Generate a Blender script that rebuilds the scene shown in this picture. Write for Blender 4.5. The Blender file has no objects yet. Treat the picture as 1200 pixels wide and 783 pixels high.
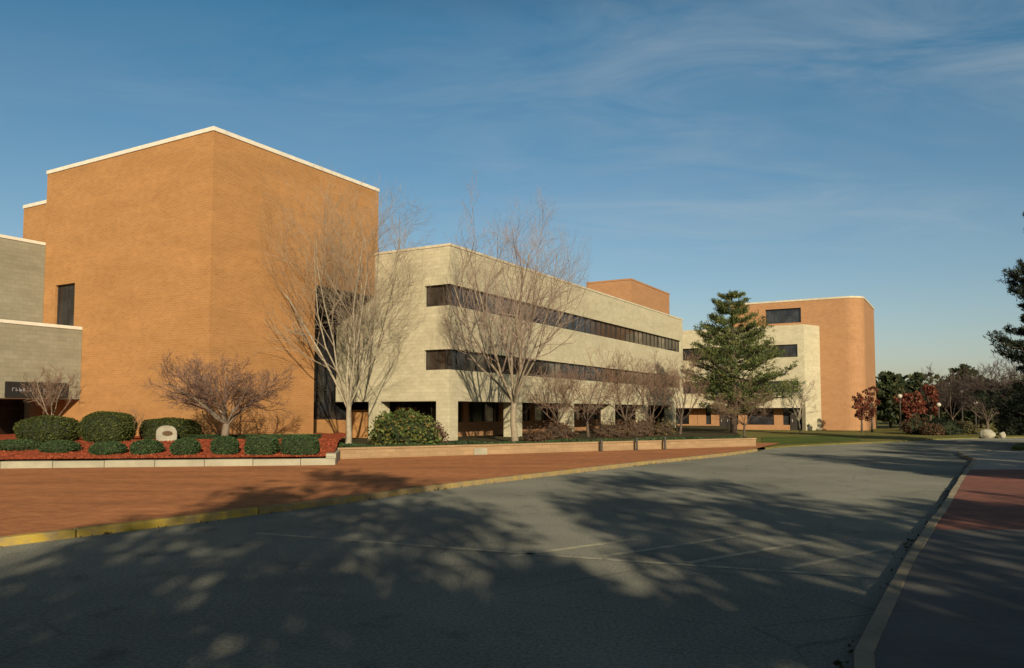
import bpy, bmesh, math, random
import numpy as np
from mathutils import Vector, Matrix

S = bpy.context.scene
COL = S.collection
R = math.radians
rnd = random.Random(7)

# ------------------------------------------------------------------ camera, sky, sun, exposure
EYE = 2.0
PITCH = R(3.3)
FPX, CX, CY = 919.5, 600.0, 429.1          # focal length and principal point in the 1200 px wide photograph
cam = bpy.data.cameras.new('camera')
cam.sensor_width = 36.0
cam.lens = 36.0 * FPX / 1200.0
cam.shift_y = 37.6 / 1200.0
cam.clip_start = 0.05
cam.clip_end = 3000
camo = bpy.data.objects.new('camera', cam)
COL.objects.link(camo)
camo.location = (0, 0, EYE)
camo.rotation_euler = (math.pi / 2 + PITCH, 0, 0)
S.camera = camo

SUN_EL = R(20.5)
SUN_L = Vector((-0.205, 0.979, 0)).normalized()      # the way the light travels over the ground
w = bpy.data.worlds.new('World')
S.world = w
w.use_nodes = True
wn, wl = w.node_tree.nodes, w.node_tree.links
bgn = wn['Background']
sky = wn.new('ShaderNodeTexSky')
sky.sky_type = 'NISHITA'
sky.sun_disc = False
sky.sun_elevation = SUN_EL
sky.sun_rotation = math.atan2(-SUN_L.x, -SUN_L.y)
sky.altitude = 100
sky.air_density = 1.0
sky.dust_density = 1.3
sky.ozone_density = 1.0
SKY_STRENGTH = 0.053
bgn.inputs['Strength'].default_value = SKY_STRENGTH
tc = wn.new('ShaderNodeTexCoord')
sep = wn.new('ShaderNodeSeparateXYZ'); wl.new(tc.outputs['Generated'], sep.inputs[0])
za = wn.new('ShaderNodeMath'); za.operation = 'ADD'; za.inputs[1].default_value = 0.12
wl.new(sep.outputs['Z'], za.inputs[0])
dx = wn.new('ShaderNodeMath'); dx.operation = 'DIVIDE'; wl.new(sep.outputs['X'], dx.inputs[0]); wl.new(za.outputs[0], dx.inputs[1])
dy = wn.new('ShaderNodeMath'); dy.operation = 'DIVIDE'; wl.new(sep.outputs['Y'], dy.inputs[0]); wl.new(za.outputs[0], dy.inputs[1])
cmb = wn.new('ShaderNodeCombineXYZ'); wl.new(dx.outputs[0], cmb.inputs[0]); wl.new(dy.outputs[0], cmb.inputs[1])
mp = wn.new('ShaderNodeMapping'); mp.inputs['Scale'].default_value = (0.55, 1.25, 1); mp.inputs['Rotation'].default_value = (0, 0, R(-8))
mp.inputs['Location'].default_value = (1.7, 0.6, 0)
wl.new(cmb.outputs[0], mp.inputs[0])
n1 = wn.new('ShaderNodeTexNoise'); n1.inputs['Scale'].default_value = 0.75; n1.inputs['Detail'].default_value = 3; n1.inputs['Roughness'].default_value = .5; n1.inputs['Distortion'].default_value = 0.5
wl.new(mp.outputs[0], n1.inputs['Vector'])
n2 = wn.new('ShaderNodeTexNoise'); n2.inputs['Scale'].default_value = 2.6; n2.inputs['Detail'].default_value = 9; n2.inputs['Roughness'].default_value = 0.62; n2.inputs['Distortion'].default_value = 1.0
wl.new(mp.outputs[0], n2.inputs['Vector'])
r1 = wn.new('ShaderNodeMapRange'); r1.inputs[1].default_value = 0.40; r1.inputs[2].default_value = 0.64; wl.new(n1.outputs[0], r1.inputs[0])
r2 = wn.new('ShaderNodeMapRange'); r2.inputs[1].default_value = 0.36; r2.inputs[2].default_value = 0.80; wl.new(n2.outputs[0], r2.inputs[0])
mu = wn.new('ShaderNodeMath'); mu.operation = 'MULTIPLY'; wl.new(r1.outputs[0], mu.inputs[0]); wl.new(r2.outputs[0], mu.inputs[1])
mu2 = wn.new('ShaderNodeMath'); mu2.operation = 'MULTIPLY'; mu2.inputs[1].default_value = 1.0; wl.new(mu.outputs[0], mu2.inputs[0])
mixc = wn.new('ShaderNodeMixRGB'); mixc.inputs[2].default_value = (6.4, 7.0, 7.2, 1)
cm = wn.new('ShaderNodeMapRange'); cm.inputs[1].default_value = -.35; cm.inputs[2].default_value = .75; cm.inputs[3].default_value = .22; cm.inputs[4].default_value = 1.0
wl.new(dx.outputs[0], cm.inputs[0])
zm = wn.new('ShaderNodeMapRange'); zm.inputs[1].default_value = .16; zm.inputs[2].default_value = .40; zm.inputs[3].default_value = .22; zm.inputs[4].default_value = .95
wl.new(sep.outputs['Z'], zm.inputs[0])
cz = wn.new('ShaderNodeMath'); cz.operation = 'MULTIPLY'; wl.new(cm.outputs[0], cz.inputs[0]); wl.new(zm.outputs[0], cz.inputs[1])
mu3 = wn.new('ShaderNodeMath'); mu3.operation = 'MULTIPLY'; wl.new(mu2.outputs[0], mu3.inputs[0]); wl.new(cz.outputs[0], mu3.inputs[1])
wl.new(mu3.outputs[0], mixc.inputs[0]); tint = wn.new('ShaderNodeMixRGB'); tint.blend_type = 'MULTIPLY'; tint.inputs[0].default_value = 1; 
tr_ = wn.new('ShaderNodeValToRGB'); te_ = tr_.color_ramp.elements
te_[0].position = 0.02; te_[0].color = (1.30, 1.22, 1.22, 1)
te_[1].position = 0.75; te_[1].color = (.13, .24, .32, 1)
x_ = te_.new(0.22); x_.color = (.95, 1.18, 1.22, 1)
x_ = te_.new(0.45); x_.color = (.50, 1.08, 1.22, 1)
x_ = te_.new(0.56); x_.color = (.30, .58, .68, 1)
wl.new(sep.outputs['Z'], tr_.inputs[0]); wl.new(tr_.outputs[0], tint.inputs[2])
wl.new(sky.outputs[0], tint.inputs[1]); wl.new(tint.outputs[0], mixc.inputs[1]); wl.new(mixc.outputs[0], bgn.inputs['Color'])

sun = bpy.data.lights.new('sun', 'SUN')
sun.energy = 5.0
sun.angle = R(0.6)
sun.color = (1.0, 0.87, 0.62)
suno = bpy.data.objects.new('sun', sun)
COL.objects.link(suno)
suno.rotation_euler = Vector((SUN_L.x * math.cos(SUN_EL), SUN_L.y * math.cos(SUN_EL), -math.sin(SUN_EL))).to_track_quat('-Z', 'Y').to_euler()

S.view_settings.view_transform = 'Standard'
S.view_settings.look = 'None'
S.view_settings.exposure = 0.5
S.view_settings.gamma = 1.0
S.view_settings.use_curve_mapping = False
S.render.engine = 'CYCLES'
S.cycles.max_bounces = 6

# ------------------------------------------------------------------ reading distances off the photograph
FWD = Vector((0, math.cos(PITCH), math.sin(PITCH)))
UPV = Vector((0, -math.sin(PITCH), math.cos(PITCH)))


def ray(px, py):
    return FWD * FPX + Vector((1, 0, 0)) * (px - CX) + UPV * (CY - py)


def at(px, py, Y):
    d = ray(px, py)
    return Vector((0, 0, EYE)) + d * (Y / d.y)


def gp(px, py, z=0.0):
    d = ray(px, py)
    return Vector((0, 0, EYE)) + d * ((z - EYE) / d.z)


def hgt(py, Y, px=600):
    return at(px, py, Y).z


# ------------------------------------------------------------------ materials
def newmat(name):
    m = bpy.data.materials.new(name)
    m.use_nodes = True
    nt = m.node_tree
    return m, nt, nt.nodes, nt.links, nt.nodes['Principled BSDF']


def rgb(c):
    return (c[0], c[1], c[2], 1)


def ramp2(nodes, links, src, c1, c2, p1=0.3, p2=0.7):
    r = nodes.new('ShaderNodeValToRGB')
    r.color_ramp.elements[0].position = p1
    r.color_ramp.elements[1].position = p2
    r.color_ramp.elements[0].color = rgb(c1)
    r.color_ramp.elements[1].color = rgb(c2)
    links.new(src, r.inputs[0])
    return r


def noise(nodes, links, vec, scale, detail=4, rough=0.55):
    n = nodes.new('ShaderNodeTexNoise')
    n.inputs['Scale'].default_value = scale
    n.inputs['Detail'].default_value = detail
    n.inputs['Roughness'].default_value = rough
    if vec is not None:
        links.new(vec, n.inputs['Vector'])
    return n


def mat_plain(name, c, rough=0.7, var=0.2, scale=2.0, spec=0.3, metal=0.0, bump=0.0):
    m, nt, N, L, P = newmat(name)
    t = N.new('ShaderNodeTexCoord')
    n = noise(N, L, t.outputs['Object'], scale, 6, .6)
    r = ramp2(N, L, n.outputs[0], [x * (1 - var) for x in c], [min(1, x * (1 + var)) for x in c])
    L.new(r.outputs[0], P.inputs['Base Color'])
    P.inputs['Roughness'].default_value = rough
    P.inputs['Specular IOR Level'].default_value = spec
    P.inputs['Metallic'].default_value = metal
    if bump:
        b = N.new('ShaderNodeBump'); b.inputs['Strength'].default_value = bump; b.inputs['Distance'].default_value = .02
        n2 = noise(N, L, t.outputs['Object'], scale * 12, 4)
        L.new(n2.outputs[0], b.inputs['Height']); L.new(b.outputs[0], P.inputs['Normal'])
    return m


def mat_brick(name, c1, c2, mortar, bw=0.3, bh=0.1, joint=0.012, rough=0.85, stain=0.3, offset=.5, bump=.3, streak=True, spec=.2):
    m, nt, N, L, P = newmat(name)
    uv = N.new('ShaderNodeUVMap'); uv.uv_map = 'UVMap'
    b = N.new('ShaderNodeTexBrick')
    b.offset = offset
    b.inputs['Color1'].default_value = rgb(c1)
    b.inputs['Color2'].default_value = rgb(c2)
    b.inputs['Mortar'].default_value = rgb(mortar)
    b.inputs['Scale'].default_value = 1.0
    b.inputs['Brick Width'].default_value = bw
    b.inputs['Row Height'].default_value = bh
    b.inputs['Mortar Size'].default_value = joint
    b.inputs['Mortar Smooth'].default_value = 0.3
    L.new(uv.outputs[0], b.inputs['Vector'])
    mpn = N.new('ShaderNodeMapping'); mpn.inputs['Scale'].default_value = (0.22, 0.9, 1)
    L.new(uv.outputs[0], mpn.inputs[0])
    n = noise(N, L, mpn.outputs[0], 1.0, 6, .65)
    g = ramp2(N, L, n.outputs[0], (1 - stain,) * 3, (1 + stain * .35,) * 3, .25, .75)
    mx = N.new('ShaderNodeMixRGB'); mx.blend_type = 'MULTIPLY'; mx.inputs[0].default_value = 1
    L.new(b.outputs['Color'], mx.inputs[1]); L.new(g.outputs[0], mx.inputs[2])
    n3 = noise(N, L, uv.outputs[0], 2.3, 5, .7)
    g3 = ramp2(N, L, n3.outputs[0], (.93, .92, .91), (1.05, 1.05, 1.05), .3, .7)
    mx2 = N.new('ShaderNodeMixRGB'); mx2.blend_type = 'MULTIPLY'; mx2.inputs[0].default_value = 1
    L.new(mx.outputs[0], mx2.inputs[1]); L.new(g3.outputs[0], mx2.inputs[2])
    L.new(mx2.outputs[0], P.inputs['Base Color'])
    P.inputs['Roughness'].default_value = rough
    P.inputs['Specular IOR Level'].default_value = spec
    if bump:
        inv = N.new('ShaderNodeMath'); inv.operation = 'SUBTRACT'; inv.inputs[0].default_value = 1
        L.new(b.outputs['Fac'], inv.inputs[1])
        bp = N.new('ShaderNodeBump'); bp.inputs['Strength'].default_value = bump; bp.inputs['Distance'].default_value = .01
        L.new(inv.outputs[0], bp.inputs['Height']); L.new(bp.outputs[0], P.inputs['Normal'])
    return m


def mat_leaf(name, ca, cb, cc=None, rough=.65, trans=.15):
    m, nt, N, L, P = newmat(name)
    g = N.new('ShaderNodeNewGeometry')
    r = N.new('ShaderNodeValToRGB')
    e = r.color_ramp.elements
    e[0].color = rgb(ca); e[0].position = 0.0
    e[1].color = rgb(cb); e[1].position = 0.7
    if cc:
        x = e.new(0.92); x.color = rgb(cc)
    L.new(g.outputs['Random Per Island'], r.inputs[0])
    t = N.new('ShaderNodeTexCoord')
    n = noise(N, L, t.outputs['Object'], .9, 3)
    gg = ramp2(N, L, n.outputs[0], (.65,) * 3, (1.25,) * 3, .35, .65)
    mx = N.new('ShaderNodeMixRGB'); mx.blend_type = 'MULTIPLY'; mx.inputs[0].default_value = 1
    L.new(r.outputs[0], mx.inputs[1]); L.new(gg.outputs[0], mx.inputs[2])
    L.new(mx.outputs[0], P.inputs['Base Color'])
    P.inputs['Roughness'].default_value = rough
    P.inputs['Specular IOR Level'].default_value = .2
    if trans:
        tr = N.new('ShaderNodeBsdfTranslucent'); L.new(mx.outputs[0], tr.inputs[0])
        ms = N.new('ShaderNodeMixShader'); ms.inputs[0].default_value = trans
        L.new(P.outputs[0], ms.inputs[1]); L.new(tr.outputs[0], ms.inputs[2])
        L.new(ms.outputs[0], N['Material Output'].inputs['Surface'])
    return m


def mat_asphalt():
    m, nt, N, L, P = newmat('worn_asphalt')
    t = N.new('ShaderNodeTexCoord')
    big = noise(N, L, t.outputs['Object'], .22, 5, .6)
    c = ramp2(N, L, big.outputs[0], (.155, .152, .126), (.265, .256, .205), .3, .72)
    fine = noise(N, L, t.outputs['Object'], 26, 5, .75)
    f = ramp2(N, L, fine.outputs[0], (.52,) * 3, (1.42,) * 3, .3, .7)
    mx = N.new('ShaderNodeMixRGB'); mx.blend_type = 'MULTIPLY'; mx.inputs[0].default_value = 1
    L.new(c.outputs[0], mx.inputs[1]); L.new(f.outputs[0], mx.inputs[2])
    # cracks
    wob = noise(N, L, t.outputs['Object'], .8, 4)
    vm = N.new('ShaderNodeMixRGB'); vm.inputs[0].default_value = .16
    L.new(t.outputs['Object'], vm.inputs[1]); L.new(wob.outputs['Color'], vm.inputs[2])
    v = N.new('ShaderNodeTexVoronoi'); v.feature = 'DISTANCE_TO_EDGE'; v.inputs['Scale'].default_value = .42
    L.new(vm.outputs[0], v.inputs['Vector'])
    vr = ramp2(N, L, v.outputs['Distance'], (.72, .72, .72), (1, 1, 1), .002, .010)
    msk = noise(N, L, t.outputs['Object'], .15, 2)
    mr = ramp2(N, L, msk.outputs[0], (0, 0, 0), (1, 1, 1), .48, .58)
    mx2 = N.new('ShaderNodeMixRGB'); mx2.blend_type = 'MULTIPLY'
    L.new(mr.outputs[0], mx2.inputs[0]); L.new(mx.outputs[0], mx2.inputs[1]); L.new(vr.outputs[0], mx2.inputs[2])
    # oil spots
    ol = noise(N, L, t.outputs['Object'], 1.3, 3)
    olr = ramp2(N, L, ol.outputs[0], (1, 1, 1), (.7, .7, .72), .6, .72)
    mx3 = N.new('ShaderNodeMixRGB'); mx3.blend_type = 'MULTIPLY'; mx3.inputs[0].default_value = 1
    L.new(mx2.outputs[0], mx3.inputs[1]); L.new(olr.outputs[0], mx3.inputs[2])
    L.new(mx3.outputs[0], P.inputs['Base Color'])
    P.inputs['Roughness'].default_value = .9
    P.inputs['Specular IOR Level'].default_value = .1
    b = N.new('ShaderNodeBump'); b.inputs['Strength'].default_value = .5; b.inputs['Distance'].default_value = .012
    L.new(fine.outputs[0], b.inputs['Height']); L.new(b.outputs[0], P.inputs['Normal'])
    return m


def mat_paint(name, paint, under, wear=(.42, .6), scale=3.0):
    """worn paint: noise decides where the paint is still there"""
    m, nt, N, L, P = newmat(name)
    t = N.new('ShaderNodeTexCoord')
    n = noise(N, L, t.outputs['Object'], scale, 8, .7)
    r = ramp2(N, L, n.outputs[0], under, paint, wear[0], wear[1])
    L.new(r.outputs[0], P.inputs['Base Color'])
    P.inputs['Roughness'].default_value = .8
    P.inputs['Specular IOR Level'].default_value = .2
    return m


def mat_grass(name, c1, c2):
    m, nt, N, L, P = newmat(name)
    t = N.new('ShaderNodeTexCoord')
    n = noise(N, L, t.outputs['Object'], .35, 8, .7)
    r = ramp2(N, L, n.outputs[0], c1, c2, .35, .65)
    n2 = noise(N, L, t.outputs['Object'], 14, 4, .7)
    g = ramp2(N, L, n2.outputs[0], (.6,) * 3, (1.3,) * 3, .3, .7)
    mx = N.new('ShaderNodeMixRGB'); mx.blend_type = 'MULTIPLY'; mx.inputs[0].default_value = 1
    L.new(r.outputs[0], mx.inputs[1]); L.new(g.outputs[0], mx.inputs[2])
    L.new(mx.outputs[0], P.inputs['Base Color'])
    P.inputs['Roughness'].default_value = .9
    P.inputs['Specular IOR Level'].default_value = .1
    b = N.new('ShaderNodeBump'); b.inputs['Strength'].default_value = .8; b.inputs['Distance'].default_value = .06
    L.new(n2.outputs[0], b.inputs['Height']); L.new(b.outputs[0], P.inputs['Normal'])
    return m


def mat_glass(name, c=(.018, .018, .02), rough=.06):
    m, nt, N, L, P = newmat(name)
    t = N.new('ShaderNodeTexCoord')
    n = noise(N, L, t.outputs['Object'], .8, 2)
    r = ramp2(N, L, n.outputs[0], [x * .6 for x in c], [x * 1.7 for x in c], .4, .6)
    L.new(r.outputs[0], P.inputs['Base Color'])
    P.inputs['Roughness'].default_value = rough
    P.inputs['Specular IOR Level'].default_value = .6
    return m


M = {}
M['brick'] = mat_brick('tan_orange_brick', (.345, .168, .060), (.300, .143, .050), (.345, .19, .085), bw=.30, bh=.105, stain=.22, joint=.016)
M['brick_far'] = mat_brick('salmon_brick', (.325, .165, .078), (.28, .138, .064), (.32, .19, .105), bw=.30, bh=.105, stain=.13)
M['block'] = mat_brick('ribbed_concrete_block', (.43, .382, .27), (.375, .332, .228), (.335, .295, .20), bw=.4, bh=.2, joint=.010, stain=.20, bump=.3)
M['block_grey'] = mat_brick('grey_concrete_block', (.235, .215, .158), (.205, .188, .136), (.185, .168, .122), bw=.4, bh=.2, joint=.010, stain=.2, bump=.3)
M['coping'] = mat_plain('pale_metal_coping', (.55, .50, .42), .6, .12)
M['fascia'] = mat_plain('pale_concrete_fascia', (.42, .36, .26), .8, .15)
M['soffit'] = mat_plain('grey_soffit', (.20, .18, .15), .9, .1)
M['dark'] = mat_plain('dark_interior', (.02, .018, .016), .9, .2)
M['glass'] = mat_glass('dark_tinted_glass')
M['glass_b'] = mat_glass('brown_tinted_glass', (.030, .024, .020), .08)
M['glass_blind'] = mat_glass('glass_with_lowered_blinds', (.085, .072, .055), .12)
M['frame'] = mat_plain('bronze_window_frame', (.030, .024, .020), .5, .15)
M['roof'] = mat_plain('gravel_roofing', (.22, .2, .17), .95, .2)
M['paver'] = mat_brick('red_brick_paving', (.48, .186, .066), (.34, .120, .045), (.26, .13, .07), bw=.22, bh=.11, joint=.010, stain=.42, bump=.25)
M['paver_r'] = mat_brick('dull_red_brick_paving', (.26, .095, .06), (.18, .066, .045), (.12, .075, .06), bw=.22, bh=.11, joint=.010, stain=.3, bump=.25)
M['concrete'] = mat_plain('weathered_concrete', (.30, .27, .22), .88, .22, .7, bump=.3)
M['concrete_d'] = mat_plain('dark_asphalt_path', (.105, .098, .088), .9, .25, .9, bump=.4)
M['wallstone'] = mat_brick('tan_wall_block', (.30, .195, .108), (.25, .16, .088), (.215, .148, .088), bw=.42, bh=.16, joint=.008, stain=.25)
M['capstone'] = mat_plain('pale_stone_edging', (.25, .225, .165), .85, .2, 1.2)
M['yellow'] = mat_paint('worn_yellow_paint', (.39, .27, .045), (.25, .185, .09), (.40, .58), 2.6)
M['kerb_tan'] = mat_paint('faded_yellow_kerb', (.29, .205, .06), (.21, .155, .085), (.45, .66), 2.6)
M['kerb'] = mat_plain('worn_granite_kerb', (.25, .205, .135), .85, .28, 1.7, bump=.3)
M['line'] = mat_paint('worn_line_paint', (.40, .36, .24), (.22, .21, .17), (.40, .62), 3.5)
M['asphalt'] = mat_asphalt()
M['mulch'] = mat_plain('red_bark_mulch', (.26, .062, .030), .95, .5, 7.0, spec=.05, bump=1.0)
M['lawn'] = mat_grass('dry_lawn', (.10, .105, .026), (.19, .155, .05))
M['lawn_g'] = mat_grass('green_lawn', (.055, .085, .014), (.10, .12, .03))
M['field'] = mat_grass('field', (.07, .07, .03), (.12, .10, .05))
M['bed_soil'] = mat_grass('planting_soil', (.035, .034, .016), (.075, .058, .03))
M['bark_pale'] = mat_plain('pale_grey_bark', (.25, .21, .15), .9, .3, 5, bump=.5)
M['twig_pale'] = mat_plain('pale_twigs', (.20, .155, .11), .9, .3, 5)
M['bark_b'] = mat_plain('tan_bark', (.21, .165, .115), .9, .3, 5, bump=.5)
M['twig_b'] = mat_plain('reddish_twigs', (.19, .135, .105), .9, .3, 5)
M['bark_d'] = mat_plain('dark_bark', (.085, .06, .045), .95, .3, 5, bump=.6)
M['twig_d'] = mat_plain('brown_twigs', (.14, .085, .058), .95, .3, 5)
M['bark_d2'] = mat_plain('grey_brown_bark', (.15, .115, .085), .95, .35, 5, bump=.6)
M['twig_d2'] = mat_plain('grey_brown_twigs', (.125, .072, .052), .95, .3, 5)
M['twig_mauve'] = mat_plain('mauve_twigs', (.042, .028, .025), .95, .3, 4)
M['box'] = mat_leaf('boxwood_leaves', (.026, .036, .006), (.046, .056, .011), (.075, .075, .02), trans=.05)
M['box_core'] = mat_plain('boxwood_core', (.016, .022, .008), .95, .3, 6)
M['low'] = mat_leaf('dark_shrub_leaves', (.020, .044, .016), (.036, .062, .020), (.05, .07, .025), trans=.05)
M['rhodo'] = mat_leaf('yellow_green_leaves', (.040, .070, .016), (.095, .112, .028), (.15, .10, .03))
M['russet'] = mat_leaf('russet_leaves', (.05, .024, .014), (.10, .05, .028), (.08, .06, .03))
M['red'] = mat_leaf('red_autumn_leaves', (.075, .016, .012), (.15, .036, .022), (.11, .06, .025))
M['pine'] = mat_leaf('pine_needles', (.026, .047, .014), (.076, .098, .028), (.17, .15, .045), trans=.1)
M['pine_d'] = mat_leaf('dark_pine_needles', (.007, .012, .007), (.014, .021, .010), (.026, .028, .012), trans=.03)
M['conifer'] = mat_leaf('distant_conifer', (.014, .024, .010), (.032, .044, .016), (.06, .052, .02), trans=.04)
M['shade'] = mat_leaf('oak_leaves', (.03, .04, .012), (.06, .06, .02), None, trans=0)
M['dull'] = mat_leaf('dull_leaves', (.045, .042, .02), (.085, .068, .03), (.14, .085, .03), trans=.05)
M['russet_core'] = mat_plain('dark_brown_stems', (.045, .028, .018), .95, .3, 6)
M['rock'] = mat_plain('pale_boulder', (.25, .225, .175), .85, .3, 2, bump=.6)
M['plaque'] = mat_plain('bronze_plaque', (.06, .035, .015), .5, .3, 5, metal=.6)
M['sign'] = mat_plain('black_sign_band', (.012, .012, .012), .6, .2)
M['letter'] = mat_plain('sign_letters', (.16, .15, .17), .6, .1)
M['metal_d'] = mat_plain('dark_metal_post', (.05, .045, .04), .5, .2, metal=.3)
M['globe'] = mat_plain('white_lamp_globe', (.36, .33, .28), .35, .05)


# ------------------------------------------------------------------ mesh building
class MB:
    def __init__(self):
        self.v, self.f = [], []

    def add(self, vs, fs):
        o = len(self.v)
        self.v.extend([tuple(x) for x in vs])
        self.f.extend([tuple(i + o for i in f) for f in fs])

    def box(self, x0, y0, z0, x1, y1, z1):
        self.add([(x0, y0, z0), (x1, y0, z0), (x1, y1, z0), (x0, y1, z0), (x0, y0, z1), (x1, y0, z1), (x1, y1, z1), (x0, y1, z1)],
                 [(0, 3, 2, 1), (4, 5, 6, 7), (0, 1, 5, 4), (1, 2, 6, 5), (2, 3, 7, 6), (3, 0, 4, 7)])

    def prism(self, pts, z0, z1, bottom=False):
        n = len(pts)
        a = sum(pts[i][0] * pts[(i + 1) % n][1] - pts[(i + 1) % n][0] * pts[i][1] for i in range(n))
        if a < 0:
            pts = pts[::-1]
        z0s = z0 if hasattr(z0, '__len__') else [z0] * n
        z1s = z1 if hasattr(z1, '__len__') else [z1] * n
        vs = [(p[0], p[1], z0s[i]) for i, p in enumerate(pts)] + [(p[0], p[1], z1s[i]) for i, p in enumerate(pts)]
        fs = [(i, (i + 1) % n, n + (i + 1) % n, n + i) for i in range(n)] + [tuple(range(n, 2 * n))]
        if bottom:
            fs.append(tuple(range(n - 1, -1, -1)))
        self.add(vs, fs)

    def quad(self, a, b, c, d):
        self.add([a, b, c, d], [(0, 1, 2, 3)])

    def tube(self, pts, rads, sides=6, cap=True):
        pts = [Vector(p) for p in pts]
        n = len(pts)
        t0 = (pts[1] - pts[0]).normalized()
        ref = Vector((0, 0, 1)) if abs(t0.z) < .9 else Vector((1, 0, 0))
        a = t0.cross(ref).normalized()
        vs = []
        for i in range(n):
            t = (pts[min(i + 1, n - 1)] - pts[max(i - 1, 0)])
            if t.length < 1e-9:
                t = t0
            t = t.normalized()
            a = (a - t * a.dot(t))
            a = a.normalized() if a.length > 1e-6 else t.orthogonal().normalized()
            b = t.cross(a)
            for k in range(sides):
                q = 2 * math.pi * k / sides
                vs.append(pts[i] + (a * math.cos(q) + b * math.sin(q)) * rads[i])
        fs = []
        for i in range(n - 1):
            for k in range(sides):
                k2 = (k + 1) % sides
                fs.append((i * sides + k, i * sides + k2, (i + 1) * sides + k2, (i + 1) * sides + k))
        if cap:
            fs.append(tuple(range((n - 1) * sides, n * sides)))
            fs.append(tuple(range(sides - 1, -1, -1)))
        self.add(vs, fs)

    def lathe(self, prof, c=(0, 0, 0), sides=16):
        vs, fs = [], []
        for r, z in prof:
            for k in range(sides):
                q = 2 * math.pi * k / sides
                vs.append((c[0] + r * math.cos(q), c[1] + r * math.sin(q), c[2] + z))
        for i in range(len(prof) - 1):
            for k in range(sides):
                k2 = (k + 1) % sides
                fs.append((i * sides + k, i * sides + k2, (i + 1) * sides + k2, (i + 1) * sides + k))
        fs.append(tuple(range((len(prof) - 1) * sides, len(prof) * sides)))
        fs.append(tuple(range(sides - 1, -1, -1)))
        self.add(vs, fs)

    def facade(self, o, d, n, a0, a1, z0, z1, holes=(), depth=.25):
        """wall sheet from o along d, outward n, with rectangular holes (a0,a1,z0,z1) and their reveals"""
        o, d, n = Vector(o), Vector(d), Vector(n)
        A = sorted(set([a0, a1] + [h[0] for h in holes] + [h[1] for h in holes]))
        Z = sorted(set([z0, z1] + [h[2] for h in holes] + [h[3] for h in holes]))
        pt = lambda a, z, k=0.0: tuple(o + d * a + Vector((0, 0, z)) - n * k)
        for i in range(len(A) - 1):
            for j in range(len(Z) - 1):
                ca, cz = (A[i] + A[i + 1]) / 2, (Z[j] + Z[j + 1]) / 2
                if any(h[0] < ca < h[1] and h[2] < cz < h[3] for h in holes):
                    continue
                self.quad(pt(A[i], Z[j]), pt(A[i + 1], Z[j]), pt(A[i + 1], Z[j + 1]), pt(A[i], Z[j + 1]))
        for h in holes:
            b0, b1, c0, c1 = h[:4]
            self.quad(pt(b0, c0), pt(b1, c0), pt(b1, c0, depth), pt(b0, c0, depth))
            self.quad(pt(b0, c1), pt(b0, c1, depth), pt(b1, c1, depth), pt(b1, c1))
            if b0 > a0:
                self.quad(pt(b0, c0), pt(b0, c0, depth), pt(b0, c1, depth), pt(b0, c1))
            if b1 < a1:
                self.quad(pt(b1, c0), pt(b1, c1), pt(b1, c1, depth), pt(b1, c0, depth))

    def build(self, name, mat, parent=None, smooth=False, loc=None, bevel=0):
        me = bpy.data.meshes.new(name)
        me.from_pydata(self.v, [], self.f)
        me.validate()
        uvl = me.uv_layers.new(name='UVMap')
        nv = len(me.vertices); nl = len(me.loops); npoly = len(me.polygons)
        co = np.empty(nv * 3); me.vertices.foreach_get('co', co); co = co.reshape(-1, 3)
        no = np.empty(npoly * 3); me.polygons.foreach_get('normal', no); no = no.reshape(-1, 3)
        li = np.empty(nl, dtype=np.int32); me.loops.foreach_get('vertex_index', li)
        lt = np.empty(npoly, dtype=np.int32); me.polygons.foreach_get('loop_total', lt)
        pn = np.repeat(no, lt, axis=0)
        p = co[li]
        flat = np.abs(pn[:, 2]) > .7
        hl = np.sqrt(pn[:, 0] ** 2 + pn[:, 1] ** 2) + 1e-9
        tx, ty = -pn[:, 1] / hl, pn[:, 0] / hl
        u = np.where(flat, p[:, 0], p[:, 0] * tx + p[:, 1] * ty)
        vv = np.where(flat, p[:, 1], p[:, 2])
        uvl.data.foreach_set('uv', np.stack([u, vv], 1).ravel())
        if smooth:
            me.polygons.foreach_set('use_smooth', [True] * npoly)
        me.materials.append(mat)
        o = bpy.data.objects.new(name, me)
        COL.objects.link(o)
        if parent is not None:
            o.parent = parent
        if loc is not None:
            o.location = loc
        if bevel:
            b = o.modifiers.new('edge', 'BEVEL'); b.width = bevel; b.segments = 2; b.limit_method = 'ANGLE'
        return o


def tag(o, label, cat, group=None, kind=None):
    if label: o['label'] = label
    if cat: o['category'] = cat
    if group: o['group'] = group
    if kind: o['kind'] = kind
    return o


def thing(name, label, cat, loc=(0, 0, 0), rz=0.0, group=None):
    o = bpy.data.objects.new(name, None)
    o.empty_display_size = .3
    COL.objects.link(o)
    o.location = loc
    o.rotation_euler = (0, 0, rz)
    return tag(o, label, cat, group)


def structure(o):
    o['kind'] = 'structure'
    return o


def copy_tree(o, parent=None):
    c = o.copy()
    COL.objects.link(c)
    c.parent = parent
    for ch in list(o.children):
        copy_tree(ch, c)
    return c


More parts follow.
